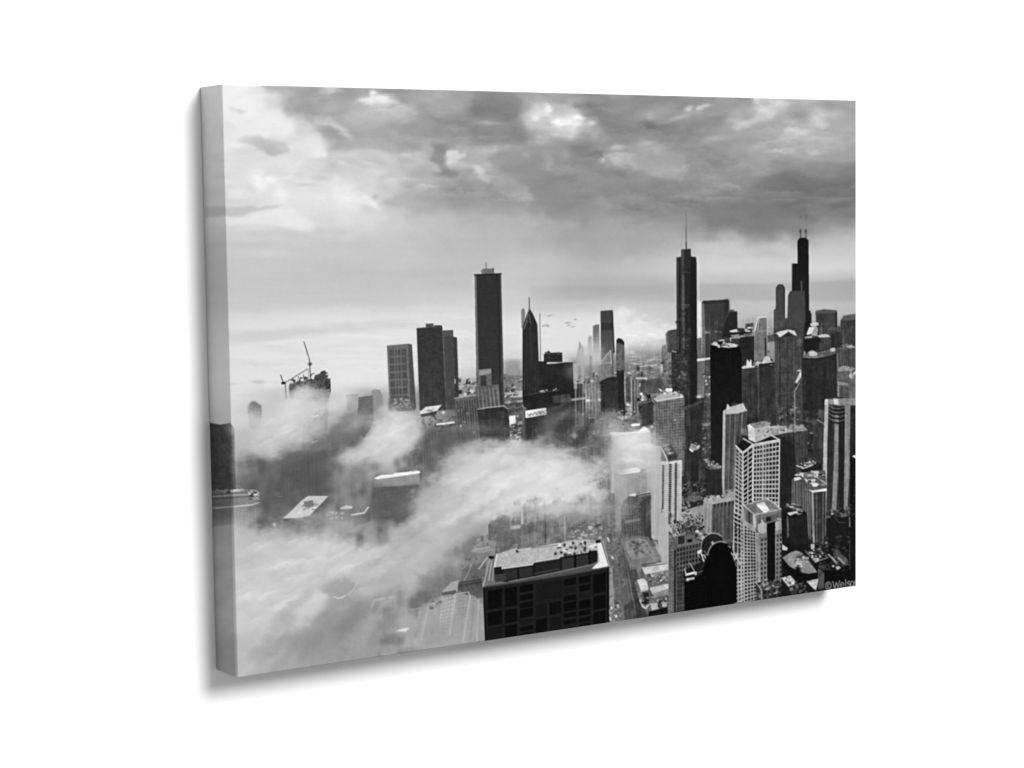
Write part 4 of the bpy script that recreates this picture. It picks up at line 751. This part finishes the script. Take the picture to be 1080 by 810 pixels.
P([(896.5,481),(912,478),(912,640),(897,620)], 15, 1, 4); P([(898.5,481.5),(900,480.3),(903,480),(912,480),(912,483),(903,483.5)], 238); F([(897,486),(903,486),(903,600),(897.5,600)], 2, 44, 48, .5, .45, .6, .8, 176); PL([(896.4,570),(896.2,600)], 84, 1.2, .6)
C([(896,520),(902,520),(902,545),(897,545)], 8, 60, 140, 1.6, 177)
# ---- low city in the haze behind the near roof
P([(524,541),(538,544),(538,580),(524,580)], 108, .8, 4); SP([(538,540),(575,534),(600,530),(640,535),(640,575),(540,580)], 116, .55, 1.5, 1); F([(540,556),(575,550),(575,572),(540,577)], 10, 6, 96, .5, .5, .3, .9, 178)
P([(549.5,538),(552,537),(552,552),(549.5,553)], 190, .8); P([(555,541),(573,538),(574,549),(556,551)], 170, .45, 24); L(574.5,530,575.5,572,84,1.2,.7); L(595.5,545,596,572,176,1.2,.7); P([(538,555),(549,553.5),(549,557),(539,558.5)], 176, .8, 8)
F([(577,540),(630,536),(632,568),(578,572)], 12, 9, 100, .5, .4, .25, .9, 179); C([(500,566),(526,564),(526,582),(500,582)], 30, 90, 190, 3, 180, .8); P([(496,582),(502,578),(516,576.5),(520,580),(508,584)], 168, .8, 8); PL([(500,580),(515,577)], 205, 1, .8)
P([(494,586),(513,582),(520,586),(514,600),(496,608)], 132, .8, 8); C([(487,590),(512,588),(512,612),(487,614)], 60, 66, 150, 2.2, 181, .6, .7); P([(487,600),(512,592),(511,613),(486,615)], 92, .5, 14); PL([(490,612),(500,590)], 170, 1, .7); PL([(505,600),(514,588)], 186, 1.4, .8)
P([(482,614),(508,610),(510,630),(496,632),(482,620)], 84, .9, 8, 100); PL([(483,618),(508,614)], 60, 1.4, .6)
P([(466,624),(476,614),(484,612),(482,625),(468,628)], 168, .9, 10); P([(466,625),(481,622),(482,628),(467,630)], 84, .8, 6)
P([(441,641),(452,635),(466,628),(482,626),(500,628),(510,640),(512,682),(440,686)], 158, .8, 5, 166); F([(466,630),(481,626),(474,662),(462,664)], 4, 9, 215, .5, .45, .7, .4, 182); F([(483,628),(496,625),(492,655),(482,656)], 3, 8, 120, .5, .5, .4, .5, 183)
for k, (a_, b_) in enumerate((((496,628),(488,678)),((500,630),(496,676)),((505,632),(503,676)),((481,626),(474,670)),((465,632),(456,668)),((452,638),(444,676)),((447,640),(440,668)))): L(a_[0],a_[1],b_[0],b_[1], (192,140,190,200,150,186,142)[k], 1.6, .6)
C([(452,634),(468,629),(466,640),(452,643)], 26, 80, 200, 2.4, 184, .8); PL([(435,643),(444,641)], 190, 1.0, .7); PL([(483,626),(494,624.5),(496,630)], 196, .9, .8)
SP([(444,606),(458,600),(468,592),(474,602),(466,618),(456,630),(440,640),(436,636)], 104, .75, 3, 4); PL([(392,640),(395,633),(406,631)], 222, 1.6, .85); B(412,630,1.6,1.2,215,.8,0,.1); P([(396,636),(402,634),(400,640),(396,641)], 128, .7)
P([(417,666),(424,663),(432,662),(428,666)], 226, .9, 5); PL([(352,630),(360,631),(364,628)], 214, 1.2, .8); PL([(367,628),(373,621),(380,609)], 196, 1.2, .6); PL([(368,630),(375,620)], 210, .9, .6)
C([(396,628),(436,628),(436,650),(396,654)], 30, 140, 185, 2.4, 185, .3, 1.6); MELT([(380,600),(440,590),(500,660),(500,700),(380,700)], 1, .6)

# ---- drifting fog, painted over the blocks it hides
# fine texture of facades, streets and roofs first
city = np.clip((190 - blur(G, 6)) / 60, 0, 1) * np.clip((YY - 385 + np.clip((XX - 560) / 3, 0, 60)) / 20, 0, 1)
city *= np.clip((G - 14) / 45, .05, 1) * (1 - .55 * np.clip((560 - XX) / 100, 0, 1))
G += city * (fbm(1.7, 26, 71, 3) * 14 + fbm(6, 1.5, 72, 3) * 5 + fbm(6, 8, 73, 5, .65) * 22 + GRAIN * 5)
pale = np.clip((G - 190) / 25, 0, 1) * np.clip((YY - 335) / 10, 0, 1) * np.maximum(np.clip((XX - 735) / 10, 0, 1), np.clip((YY - 515) / 20, 0, 1) * np.clip((XX - 640) / 20, 0, 1))
G -= pale * np.clip(22 + FLUF * 40 + FINE * 20, 0, 60)
shade = np.clip((150 - G) / 60, 0, 1) * np.clip((YY - 270) / 20, 0, 1) * np.clip((XX - 400) / 30, 0, 1)
G -= shade * np.clip((G - 20) / 40, 0, 1) * 12
SP([(250,484),(300,476),(345,470),(352,500),(345,535),(310,545),(280,540),(250,512)], 84, .72, 4, 4)
SP([(394,512),(443,508),(440,524),(430,545),(405,552),(388,545)], 80, .7, 3, 3)
F([(398,516),(442,511),(430,545),(400,548)], 14, 10, 62, .5, .5, .35, .8, 301); F([(296,484),(345,474),(345,520),(298,524)], 12, 14, 66, .5, .5, .35, .9, 302)
SP([(445,452),(500,448),(500,470),(480,478),(462,500),(448,510)], 84, .6, 3, 4)
SP([(560,440),(612,424),(640,440),(646,490),(625,505),(600,480),(575,470)], 70, .4, 4, 5)
P([(298.5,546.5),(305,541),(318,528),(325,523),(346.5,523),(338,532),(326,544),(313,546.5)], 205, .9, 14); C([(312,540),(322,531),(340,527),(328,541)], 36, 80, 236, 2.6, 65, .85); P([(320,529),(330,527.5),(331,534),(322,535.5)], 108, .9); P([(299,547),(313,547),(326,544.5),(324,552),(306,572),(298,566)], 82, .6, 8)
C([(262,518),(276,519),(275,528),(264,530)], 24, 20, 225, 2, 311); PL([(371,543),(384,541),(388.5,535)], 216, 1.2, .8); P([(372,545),(390,540),(391,550),(374,556)], 84, .6, 8)
P([(392,412),(396,410.5),(401,411.5),(403.5,417),(404,448),(393,452)], 138, .8, 8); P([(378,419),(393,417),(394,446),(384,462),(376,450)], 92, .75, 10); F([(379,420),(393,418.5),(393,444),(379,446)], 6, 10, 138, .5, .35, .6, .8, 312); P([(365,417),(378,415.5),(378,430),(366,434)], 150, .6, 10)
P([(410,424),(416,420),(421,418.5),(428,421),(437,424),(438,433),(409,435)], 84, .85, 16); C([(410,421),(436,420),(436,430),(411,431)], 40, 50, 190, 2.2, 313, .8)
C([(308,398),(347,390),(349,408),(306,412)], 90, 22, 90, 2.6, 314, .9, .8)
RX = XX * math.cos(math.radians(-34)) + YY * math.sin(math.radians(-34)); RY = -XX * math.sin(math.radians(-34)) + YY * math.cos(math.radians(-34))
SP([(480,560),(520,545),(545,560),(530,585),(500,590)], 120, .35, 4, 4)
def rotated(ax, ay, seed, octv, gain):
    s = 0; amp = 1; tot = 0
    for k in range(octv):
        r = np.random.default_rng(seed * 17 + k); g = r.random((400, 400))
        fx = (RX + DXW * 7) / (ax / 2 ** k) + 60; fy = (RY + DYW * 7) / (ay / 2 ** k) + 60
        ix = np.floor(fx).astype(int); iy = np.floor(fy).astype(int); tx = fx - ix; ty = fy - iy
        tx = tx * tx * (3 - 2 * tx); ty = ty * ty * (3 - 2 * ty); ix %= 399; iy %= 399
        v = (g[iy, ix] * (1 - tx) + g[iy, ix + 1] * tx) * (1 - ty) + (g[iy + 1, ix] * (1 - tx) + g[iy + 1, ix + 1] * tx) * ty
        s = s + amp * (v - .5); tot += amp; amp *= gain
    return s / tot * 2
STR = blur(rotated(40, 17, 3, 4, .55), 1)
PUFFS = blur(fbm(30, 24, 91, 6, .55), 1)
def fog(cx, cy, rx, ry, g, a, rot=0, rag=.5):
    R = max(rx, ry) * 2.6
    sl = box(cx - R, cx + R, cy - R, cy + R)
    x = XX[sl] - cx + DXW[sl] * rx * rag + PUFFS[sl] * 6; y = YY[sl] - cy + DYW[sl] * ry * rag + FLUF[sl] * 3
    ca, sa = math.cos(math.radians(rot)), math.sin(math.radians(rot))
    u = (x * ca + y * sa) / rx; v = (-x * sa + y * ca) / ry
    c = np.exp(-(u * u + v * v) ** 1.15)
    c = np.clip(c * (1.08 + (STR[sl] * .5 + PUFFS[sl] * 1.35 + FLUF[sl] * .15) * (1.02 - c)), 0, 1) * a
    mix(sl, c, g + STR[sl] * 3 + PUFFS[sl] * 10)
fog(300,448,32,20,200,.85,-25); fog(325,430,26,12,210,.75,-15); fog(280,468,28,14,194,.8,-20); fog(318,418,14,9,205,.9,-20); fog(256,470,10,26,184,.5); fog(262,445,20,12,212,.45)
fog(320,412,16,6,196,.55,-10); fog(268,440,9,9,206,.5)
fog(372,446,16,8,196,.5,-35); fog(318,462,22,9,196,.5,-30); fog(352,424,14,9,210,.75,-20); fog(335,448,12,8,190,.4,-30)
fog(408,460,30,18,206,.97,-30); fog(378,480,28,13,196,.9,-22); fog(420,448,18,12,206,.9,-20); fog(436,458,9,12,196,.7); fog(368,500,14,14,158,.5,-30); fog(412,436,12,6,206,.7); fog(388,500,20,8,160,.45,-40)
fog(330,550,36,5,150,.3,-12); fog(270,560,22,7,182,.5); fog(455,610,20,10,150,.4,-36); fog(360,520,12,20,150,.4,-30); fog(380,528,14,6,150,.4)
fog(540,508,70,26,217,1,-4); fog(540,506,66,24,219,1,-4); fog(585,510,44,18,219,1,6); fog(505,498,34,20,206,.95,-18); fog(487,484,20,10,192,.7,-20); fog(600,492,26,12,205,.75,8); fog(612,514,18,9,212,.9,10); fog(628,526,8,5,200,.6,20)
fog(570,476,30,7,194,.5,8); fog(540,468,22,6,180,.5,0); fog(515,470,20,7,186,.7); fog(555,470,26,5,196,.6); fog(490,474,16,8,176,.5); fog(476,545,46,20,190,.9,-38); fog(520,532,34,12,206,.8,-14); fog(452,530,26,15,174,.75,-40); fog(470,500,14,12,176,.5,-40)
fog(592,538,40,7,200,.85,-4); fog(560,540,22,6,178,.5); fog(610,545,24,6,176,.5); fog(578,452,8,20,124,.45,38); fog(598,438,12,4,132,.45,-35); fog(568,466,12,4,160,.55,-40); fog(590,428,14,3,112,.4,-25)
fog(300,615,80,44,196,.9,-12); fog(300,600,60,32,205,.95,-12); fog(275,640,50,50,203,.85); fog(330,586,40,14,194,.7,-16); fog(360,600,50,24,202,.85,-20); fog(400,598,34,18,192,.7,-25); fog(262,600,20,30,197,.8); fog(250,562,12,12,188,.4)
fog(440,584,44,20,184,.85,-38); fog(470,596,22,9,160,.5,-40); fog(410,612,34,14,178,.7,-34); fog(345,560,60,10,180,.55,-6); fog(470,568,28,11,182,.6,-42); fog(415,560,30,9,172,.5,-30); fog(440,550,30,8,186,.5,-40)
fog(290,566,16,5,180,.4,-8); fog(352,552,20,7,160,.4,-8); fog(255,545,12,10,170,.3); fog(304,560,14,6,150,.3)
fog(668,476,20,15,220,.97); fog(655,470,15,20,198,.75); fog(672,464,18,9,216,.9); fog(686,478,9,22,206,.8); fog(650,496,8,24,170,.5); fog(638,462,10,20,150,.45,-15); fog(644,440,10,7,150,.5,-30); fog(692,500,6,40,186,.45); fog(700,472,5,12,176,.25)
fog(655,525,8,28,168,.5); fog(648,450,9,6,180,.6,-30); fog(612,444,20,5,130,.45,-50); fog(640,545,8,16,150,.35); fog(622,470,14,8,132,.35,-40)
fog(690,560,5,30,176,.35)
fog(625,376,14,9,182,.5,-20); fog(612,392,14,9,164,.35); fog(690,366,16,6,204,.4,-10)
fog(510,452,24,7,150,.4)
for (x0,y0,x1,y1,g_,a_) in ((430,560,520,500,165,.35),(400,590,470,540,168,.4),(470,560,540,520,176,.35),(300,630,360,590,188,.35),(340,470,372,440,120,.3),(440,600,500,545,168,.35),(380,620,430,590,172,.35)):
    for t_ in (0,.33,.66,1): fog(x0+(x1-x0)*t_, y0+(y1-y0)*t_, 17, 4, g_, a_, -34)
LOBES([(470,486),(520,474),(600,480),(636,520),(600,535),(520,535),(450,570),(400,600),(440,540)], 70, 11, (8,28), 8, .7, 150, 235, .35)
LOBES([(345,500),(370,460),(410,438),(440,446),(440,470),(400,490)], 40, 12, (5,16), 10, .75, 160, 235, .35)
LOBES([(250,480),(290,440),(320,410),(345,420),(350,450),(300,485)], 40, 13, (5,16), 9, .7, 160, 235, .35)
LOBES([(250,570),(420,560),(440,600),(350,640),(262,700),(250,640)], 80, 14, (9,32), 9, .6, 160, 235, .4)
LOBES([(640,460),(690,455),(700,500),(645,505)], 22, 15, (5,12), 12, .8, 150, 235, .1)
SP([(340,612),(360,604),(376,618),(372,640),(352,652),(344,676),(322,690),(300,684),(310,668),(330,650),(340,630)], 138, .6, 4, 7)
SP([(268,676),(280,660),(300,650),(318,660),(316,690),(280,706),(268,700)], 152, .45, 4, 7); fog(305,652,9,6,148,.4); fog(392,686,20,10,136,.4,-30); fog(280,700,20,6,190,.4,-20); fog(300,660,8,5,196,.5)
PL([(352,629.5),(357,631),(361,630),(364,628)], 218, 1.2, .75); PL([(367,628),(373,621),(380,609)], 196, 1.2, .5)
for (x0,y0,x1,y1,w_,g_,a_) in ((300,696,345,650,5,150,.4),(322,690,372,640,7,138,.45),(345,680,400,632,5,150,.35),(360,668,385,640,8,132,.4),(276,704,300,668,5,158,.35),(300,648,330,622,4,176,.3),(430,700,470,660,5,150,.3),(392,672,420,650,5,140,.35)):
    for t_ in np.linspace(0, 1, 5): fog(x0+(x1-x0)*t_, y0+(y1-y0)*t_, 12, w_, g_, a_, -48)
wide = np.clip((YY - 400) / 60, 0, 1) * np.clip((640 - XX) / 120, 0, 1)
G[:] = G + (fbm(34, 26, 61, 5, .55) * 8 + STR * 3) * wide
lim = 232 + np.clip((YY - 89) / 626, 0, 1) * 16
G[:] = np.where(XX < lim + 2, G - 26 * np.clip((YY - 430) / 120, 0, 1) * np.clip(lim + 1 - XX, 0, 1), G)  # extra shade painted into the left wrap's ink, deepening towards the bottom

# ---- near brick block with the big roof, and the street corner behind it
C([(603,556),(640,553),(641,569),(604,570)], 60, 70, 220, 2.4, 190, .9); P([(596,562),(640,556),(640,572),(596,574)], 128, .35, 12)
P([(509.5,619),(517,587),(527,583),(560,577.5),(590,572.5),(629,568.5),(635,570),(642.5,598),(600,606),(509.5,620)], 108, 1, 10)
PL([(510,618),(513.5,602),(517,587.5),(521,587)], 168, 1.3, .9); PL([(515.5,612),(518.5,592)], 176, 1.4, .8); PL([(519,612),(520.5,598)], 150, 1.2, .8); P([(515.5,586.5),(521,586.5),(521,589),(516,589.5)], 16)
P([(521,598),(524,584.5),(531,582),(545,578),(548,580),(561,577.5),(562,579),(590,573),(600,570),(616,569),(628,569.5),(630.5,581.5),(600,587),(589,588.5),(563,593),(562,595.5),(529,600)], 178, 1, 16)
C([(526,585),(588,576),(590,586),(528,597)], 70, 140, 215, 1.8, 191, .6); C([(588,573),(628,569),(630,581),(591,587)], 60, 60, 245, 2.6, 192, .85)
for (x,y) in ((545.5,581.5),(595.5,575),(592,582.5),(604.5,573),(606,584),(617,572.5),(617,578),(596,585),(586,584),(607,578)): B(x,y,1.5,1.7,16,.95,0,.2)
PL([(524,584.5),(521.3,598)], 236, 1.3, .9); PL([(562,578.5),(590,573)], 216, 1.2, .9); PL([(546,580),(560,577.6)], 200, .9, .8); PL([(561,578.5),(589,574.5)], 90, .7, .8)
PL([(529,600),(562,595.4),(563,593.2),(589,589),(600,586.9),(630,581.6)], 224, .9, .8)
P([(521,598.5),(529,597.5),(529,600.5),(562,596),(563,593.6),(590,589.2),(591,587.6),(621,582.6),(621,581),(630,580.5),(630.5,594),(612,597.5),(562,608.5),(545,611),(536,614),(522,613)], 24, 1, 3)
F([(530,602),(562,597),(563,607),(531,612)], 2, 1, 50, .85, 1, .8, .2, 193); F([(563,594),(591,590),(591,601),(564,606)], 1, 1, 36, .9, 1, .8, .2, 194); F([(592,590),(621,584),(622,597),(592,602)], 2, 1, 56, .86, 1, .8, .2, 195); PL([(607,586),(607,600)], 8, 1.6); PL([(621,583),(622,597)], 10, 1.6); PL([(546.5,600),(547,611)], 14, 1.2); PL([(564,605),(590,600)], 74, 1.4, .7); P([(521.5,606),(533,605),(534,613),(522,614)], 62, .9, 14)
P([(510,618.5),(536,614),(562,609),(600,600.5),(623,596),(630,594.5),(642,598),(642,600.5),(600,607.5),(509,621)], 74, 1, 8); PL([(536,613.5),(562,608.8),(600,601),(624,595.6),(630,592.5)], 128, 1.1, .8)
P([(628.5,573.5),(634,571.8),(641.8,597),(630,599.5),(624,600),(630.5,593.5),(631,584)], 226, 1, 5); P([(628,570),(633,569.3),(633.5,572.2),(628.5,573)], 10); PL([(634.6,571.5),(642.3,598)], 90, .8, .8); PL([(635.8,571),(643,597)], 196, .9, .8); PL([(629,573),(632,592),(626,597)], 150, 1.0, .7)
P([(509,619.5),(530,617),(600,606),(642.3,598),(642.6,657),(600,664),(511.5,677)], 28, 1, 4)
P([(509,619.5),(511,619.2),(513.5,676.8),(511.5,677)], 14); P([(640.4,598.4),(642.4,598),(642.6,657),(640.8,657.4)], 10); PL([(508.9,620),(511.3,677)], 130, .6, .8); PL([(510,619.8),(600,606.3),(642,598.6)], 60, 1.0, .8)
xs_ = [512.5, 531, 546.5, 563.5, 593, 609, 624, 640]
def top_(x): return 623.5 - (x - 512) * .152
rows_ = ((0,20,1),(23,37,1),(39.5,52,1))
for i_, (xa, xb) in enumerate(zip(xs_[:-1], xs_[1:])):
    cells = ((0,20),(23,37),(39.5,55)) if i_ in (0,1,6) else ((0,7),(9.5,15.5),(18,23.5),(25,34),(36,41),(43.5,48),(50,56)) if i_ in (2,4,5) else ((0,19),)
    for j_, (a_, b_) in enumerate(cells):
        g_ = 22 if (i_ * 7 + j_ * 3) % 5 == 1 else 6
        P([(xa + 1.6, top_(xa) + a_), (xb - 1.4, top_(xb) + a_), (xb - 1.2, top_(xb) + b_), (xa + 1.8, top_(xa) + b_)], g_, .95, 2)
for (a_, b_, w_) in ((563.5,578,0),(578,593,0)):
    for (c_, d_) in ((22.5,35.5),(38,58)):
        P([(a_ + 1.5, top_(a_) + c_), (b_ - 1.3, top_(b_) + c_), (b_ - 1.2, top_(b_) + d_), (a_ + 1.6, top_(a_) + d_)], 20 if (a_ < 570) == (c_ < 30) else 8, .95, 2)
F([(513,626),(641,607),(642,656),(514,676)], 46, 1, 30, .3, 1, .25, .6, 196)

# ---- the lettering in the corner
def ell(cx, cy, rx, ry, g, w, t0=0, t1=360, a=1.0):
    th = np.radians(np.linspace(t0, t1, 22)); PL([(cx + rx * math.cos(t), cy - ry * math.sin(t)) for t in th], g, w, a)
INK = 138
ell(873.6, 617.6, 3.0, 3.7, INK, .9); ell(873.7, 617.6, 1.3, 1.8, INK, .8, 45, 315)
PL([(878.2,613.2),(880.2,620.6),(882.0,614.2),(883.9,620.0),(885.6,612.4)], INK, 1.0)
PL([(886.6,617.2),(890.1,616.7)], INK, .8); ell(888.4, 617.0, 1.9, 2.6, INK, .9, 0, 320)
PL([(891.9,611.0),(892.2,618.9)], INK, 1.0)
ell(895.4, 614.7, 1.3, 1.4, INK, .9, 40, 270); ell(895.3, 617.3, 1.4, 1.4, INK, .9, -130, 90)
ell(898.9, 615.6, 1.7, 2.6, INK, .9)
PL([(901.6,613.0),(901.8,618.0)], INK, 1.0); PL([(901.7,614.2),(903.0,612.8),(904.2,613.6),(904.5,618)], INK, .9)

# the artwork is slightly soft, like an enlargement, with a sharpening fringe
S1 = np.pad(G, 1, mode='edge')
G = (S1[1:-1, 1:-1] * 4 + (S1[:-2, 1:-1] + S1[2:, 1:-1] + S1[1:-1, :-2] + S1[1:-1, 2:]) * 2 + S1[:-2, :-2] + S1[:-2, 2:] + S1[2:, :-2] + S1[2:, 2:]) / 16
G = G + (G - blur(G, 3)) * .2
G = np.clip(G + GRAIN * 1.5 + FINE * 1.5, 3, 250)

# ---------------------------------------------------------------- geometry
def sample(x, y):
    fx = np.clip((x - X0) * SC - .5, 0, NX - 1.001); fy = np.clip((y - Y0) * SC - .5, 0, NY - 1.001)
    ix = fx.astype(int); iy = fy.astype(int); tx = fx - ix; ty = fy - iy
    return (G[iy, ix] * (1 - tx) + G[iy, ix + 1] * tx) * (1 - ty) + (G[iy + 1, ix] * (1 - tx) + G[iy + 1, ix + 1] * tx) * ty

def cloth_material(name):
    m = bpy.data.materials.new(name); m.use_nodes = True
    nt = m.node_tree; n = nt.nodes; b = n['Principled BSDF']
    at = n.new('ShaderNodeAttribute'); at.attribute_type = 'GEOMETRY'; at.attribute_name = 'ink'
    nt.links.new(at.outputs['Color'], b.inputs['Base Color'])
    b.inputs['Roughness'].default_value = 0.9
    b.inputs['Specular IOR Level'].default_value = 0.03
    # woven canvas: two crossed sets of threads as a very fine bump
    tc = n.new('ShaderNodeTexCoord')
    w1 = n.new('ShaderNodeTexWave'); w2 = n.new('ShaderNodeTexWave')
    w1.bands_direction = 'X'; w2.bands_direction = 'Z'
    for w in (w1, w2):
        w.inputs['Scale'].default_value = 420; w.inputs['Distortion'].default_value = .6
        nt.links.new(tc.outputs['Object'], w.inputs['Vector'])
    mul = n.new('ShaderNodeMath'); mul.operation = 'MULTIPLY'
    nt.links.new(w1.outputs['Fac'], mul.inputs[0]); nt.links.new(w2.outputs['Fac'], mul.inputs[1])
    bp = n.new('ShaderNodeBump'); bp.inputs['Strength'].default_value = .06; bp.inputs['Distance'].default_value = .0004
    nt.links.new(mul.outputs[0], bp.inputs['Height']); nt.links.new(bp.outputs['Normal'], b.inputs['Normal'])
    return m
CLOTH = cloth_material('printed_canvas')

def grid_object(name, co, nu, nv, art, parent, wrap=True):
    """co: (nv, nu, 3) canvas-space points; art: artwork-space lookup points"""
    co = co.reshape(-1, 3)
    me = bpy.data.meshes.new(name)
    idx = np.arange(nu * nv).reshape(nv, nu)
    f = np.stack([idx[:-1, :-1], idx[1:, :-1], idx[1:, 1:], idx[:-1, 1:]], -1).reshape(-1, 4)
    me.vertices.add(len(co)); me.vertices.foreach_set('co', (co @ A.T).ravel())
    me.loops.add(f.size); me.loops.foreach_set('vertex_index', f.ravel().astype(np.int32))
    me.polygons.add(len(f)); me.polygons.foreach_set('loop_start', np.arange(0, f.size, 4, dtype=np.int32))
    me.polygons.foreach_set('loop_total', np.full(len(f), 4, np.int32))
    me.polygons.foreach_set('use_smooth', np.ones(len(f), bool))
    x, y = art_xy(art.reshape(-1, 3))
    t = sample(x, y) / 255.0
    lin = np.where(t <= .04045, t / 12.92, ((t + .055) / 1.055) ** 2.4) * PRINT_GAIN
    col = np.ones((len(co), 4), np.float32); col[:, :3] = lin[:, None]
    ca = me.color_attributes.new('ink', 'FLOAT_COLOR', 'POINT'); ca.data.foreach_set('color', col.ravel())
    me.materials.append(CLOTH)
    me.update(); me.validate()
    o = bpy.data.objects.new(name, me); scene.collection.objects.link(o)
    o.parent = parent
    return o

canvas = bpy.data.objects.new('canvas_print', None)
canvas.empty_display_size = .05
scene.collection.objects.link(canvas)
canvas.location = (0, 0, HANG)
canvas['label'] = 'black and white canvas print of a foggy high-rise city hung on a white wall'
canvas['category'] = 'canvas print'

R = 0.0012                      # roundness of the folded edge
hw, hh = W / 2, H / 2
NU, NV = 1240, 1120
u = np.linspace(-hw + R, hw - R, NU); v = np.linspace(hh - R, -hh + R, NV)
U, V = np.meshgrid(u, v)
front = np.stack([U, V, np.zeros_like(U)], -1)
o = grid_object('printed_front', front, NU, NV, front, canvas)
o['label'] = 'printed picture of skyscrapers rising from drifting fog under heavy cloud'

# profile of the fold: inset and depth along the wrap
th = np.linspace(0, math.pi / 2, 7)
prof = [(R * (1 - math.sin(t)), -R * (1 - math.cos(t))) for t in th]
prof += [(0, z) for z in np.linspace(-R, -D, 61)[1:]]
prof = np.array(prof)
NP = len(prof)
def strip(side):
    n = {'left': NV, 'right': 400, 'top': 700, 'bottom': 700}[side]
    s = np.linspace(-1, 1, n)
    S_, K_ = np.meshgrid(s, np.arange(NP), indexing='ij')
    ins = prof[K_, 0]; z = prof[K_, 1]
    if side == 'left':   x = -hw + ins; y = -S_ * (hh - ins)
    elif side == 'right': x = hw - ins; y = S_ * (hh - ins)
    elif side == 'top':  y = hh - ins; x = S_ * (hw - ins)
    else:                y = -hh + ins; x = -S_ * (hw - ins)
    P3 = np.stack([x + 0 * z, y + 0 * z, z], -1)
    art = P3.copy()
    if side != 'left':        # the picture is mirrored round the other edges
        art[..., 2] = 0
        if side == 'right': art[..., 0] = hw + z
        if side == 'top': art[..., 1] = hh + z
        if side == 'bottom': art[..., 1] = -hh - z
    return P3[:, ::-1] if side != 'left' else P3[:, ::-1], art[:, ::-1], n
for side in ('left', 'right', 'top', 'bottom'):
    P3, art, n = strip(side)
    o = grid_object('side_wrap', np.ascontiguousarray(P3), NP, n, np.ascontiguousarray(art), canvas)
    if side == 'left':
        o['label'] = 'left edge of the canvas with the picture wrapped round it, in shade'

# ---- the white wall it hangs on
def wall_material():
    m = bpy.data.materials.new('white_wall_paint'); m.use_nodes = True
    nt = m.node_tree; n = nt.nodes; b = n['Principled BSDF']
    nz = n.new('ShaderNodeTexNoise'); nz.inputs['Scale'].default_value = 60; nz.inputs['Detail'].default_value = 4
    bp = n.new('ShaderNodeBump'); bp.inputs['Strength'].default_value = .03; bp.inputs['Distance'].default_value = .001
    b.inputs['Base Color'].default_value = (.88, .88, .88, 1); b.inputs['Roughness'].default_value = .9
    b.inputs['Specular IOR Level'].default_value = .1
    nt.links.new(nz.outputs['Fac'], bp.inputs['Height']); nt.links.new(bp.outputs['Normal'], b.inputs['Normal'])
    return m
me = bpy.data.meshes.new('wall')
wy = D + 0.001
x0, x1, z0, z1 = -4, 9, -3, 6
vs = [(x0, wy, z0), (x1, wy, z0), (x1, wy, z1), (x0, wy, z1), (x0, wy + .1, z0), (x1, wy + .1, z0), (x1, wy + .1, z1), (x0, wy + .1, z1)]
fs = [(0, 1, 2, 3), (5, 4, 7, 6), (4, 0, 3, 7), (1, 5, 6, 2), (3, 2, 6, 7), (4, 5, 1, 0)]
me.from_pydata(vs, [], fs); me.update()
me.materials.append(wall_material())
wall = bpy.data.objects.new('wall', me); scene.collection.objects.link(wall)
wall['kind'] = 'structure'
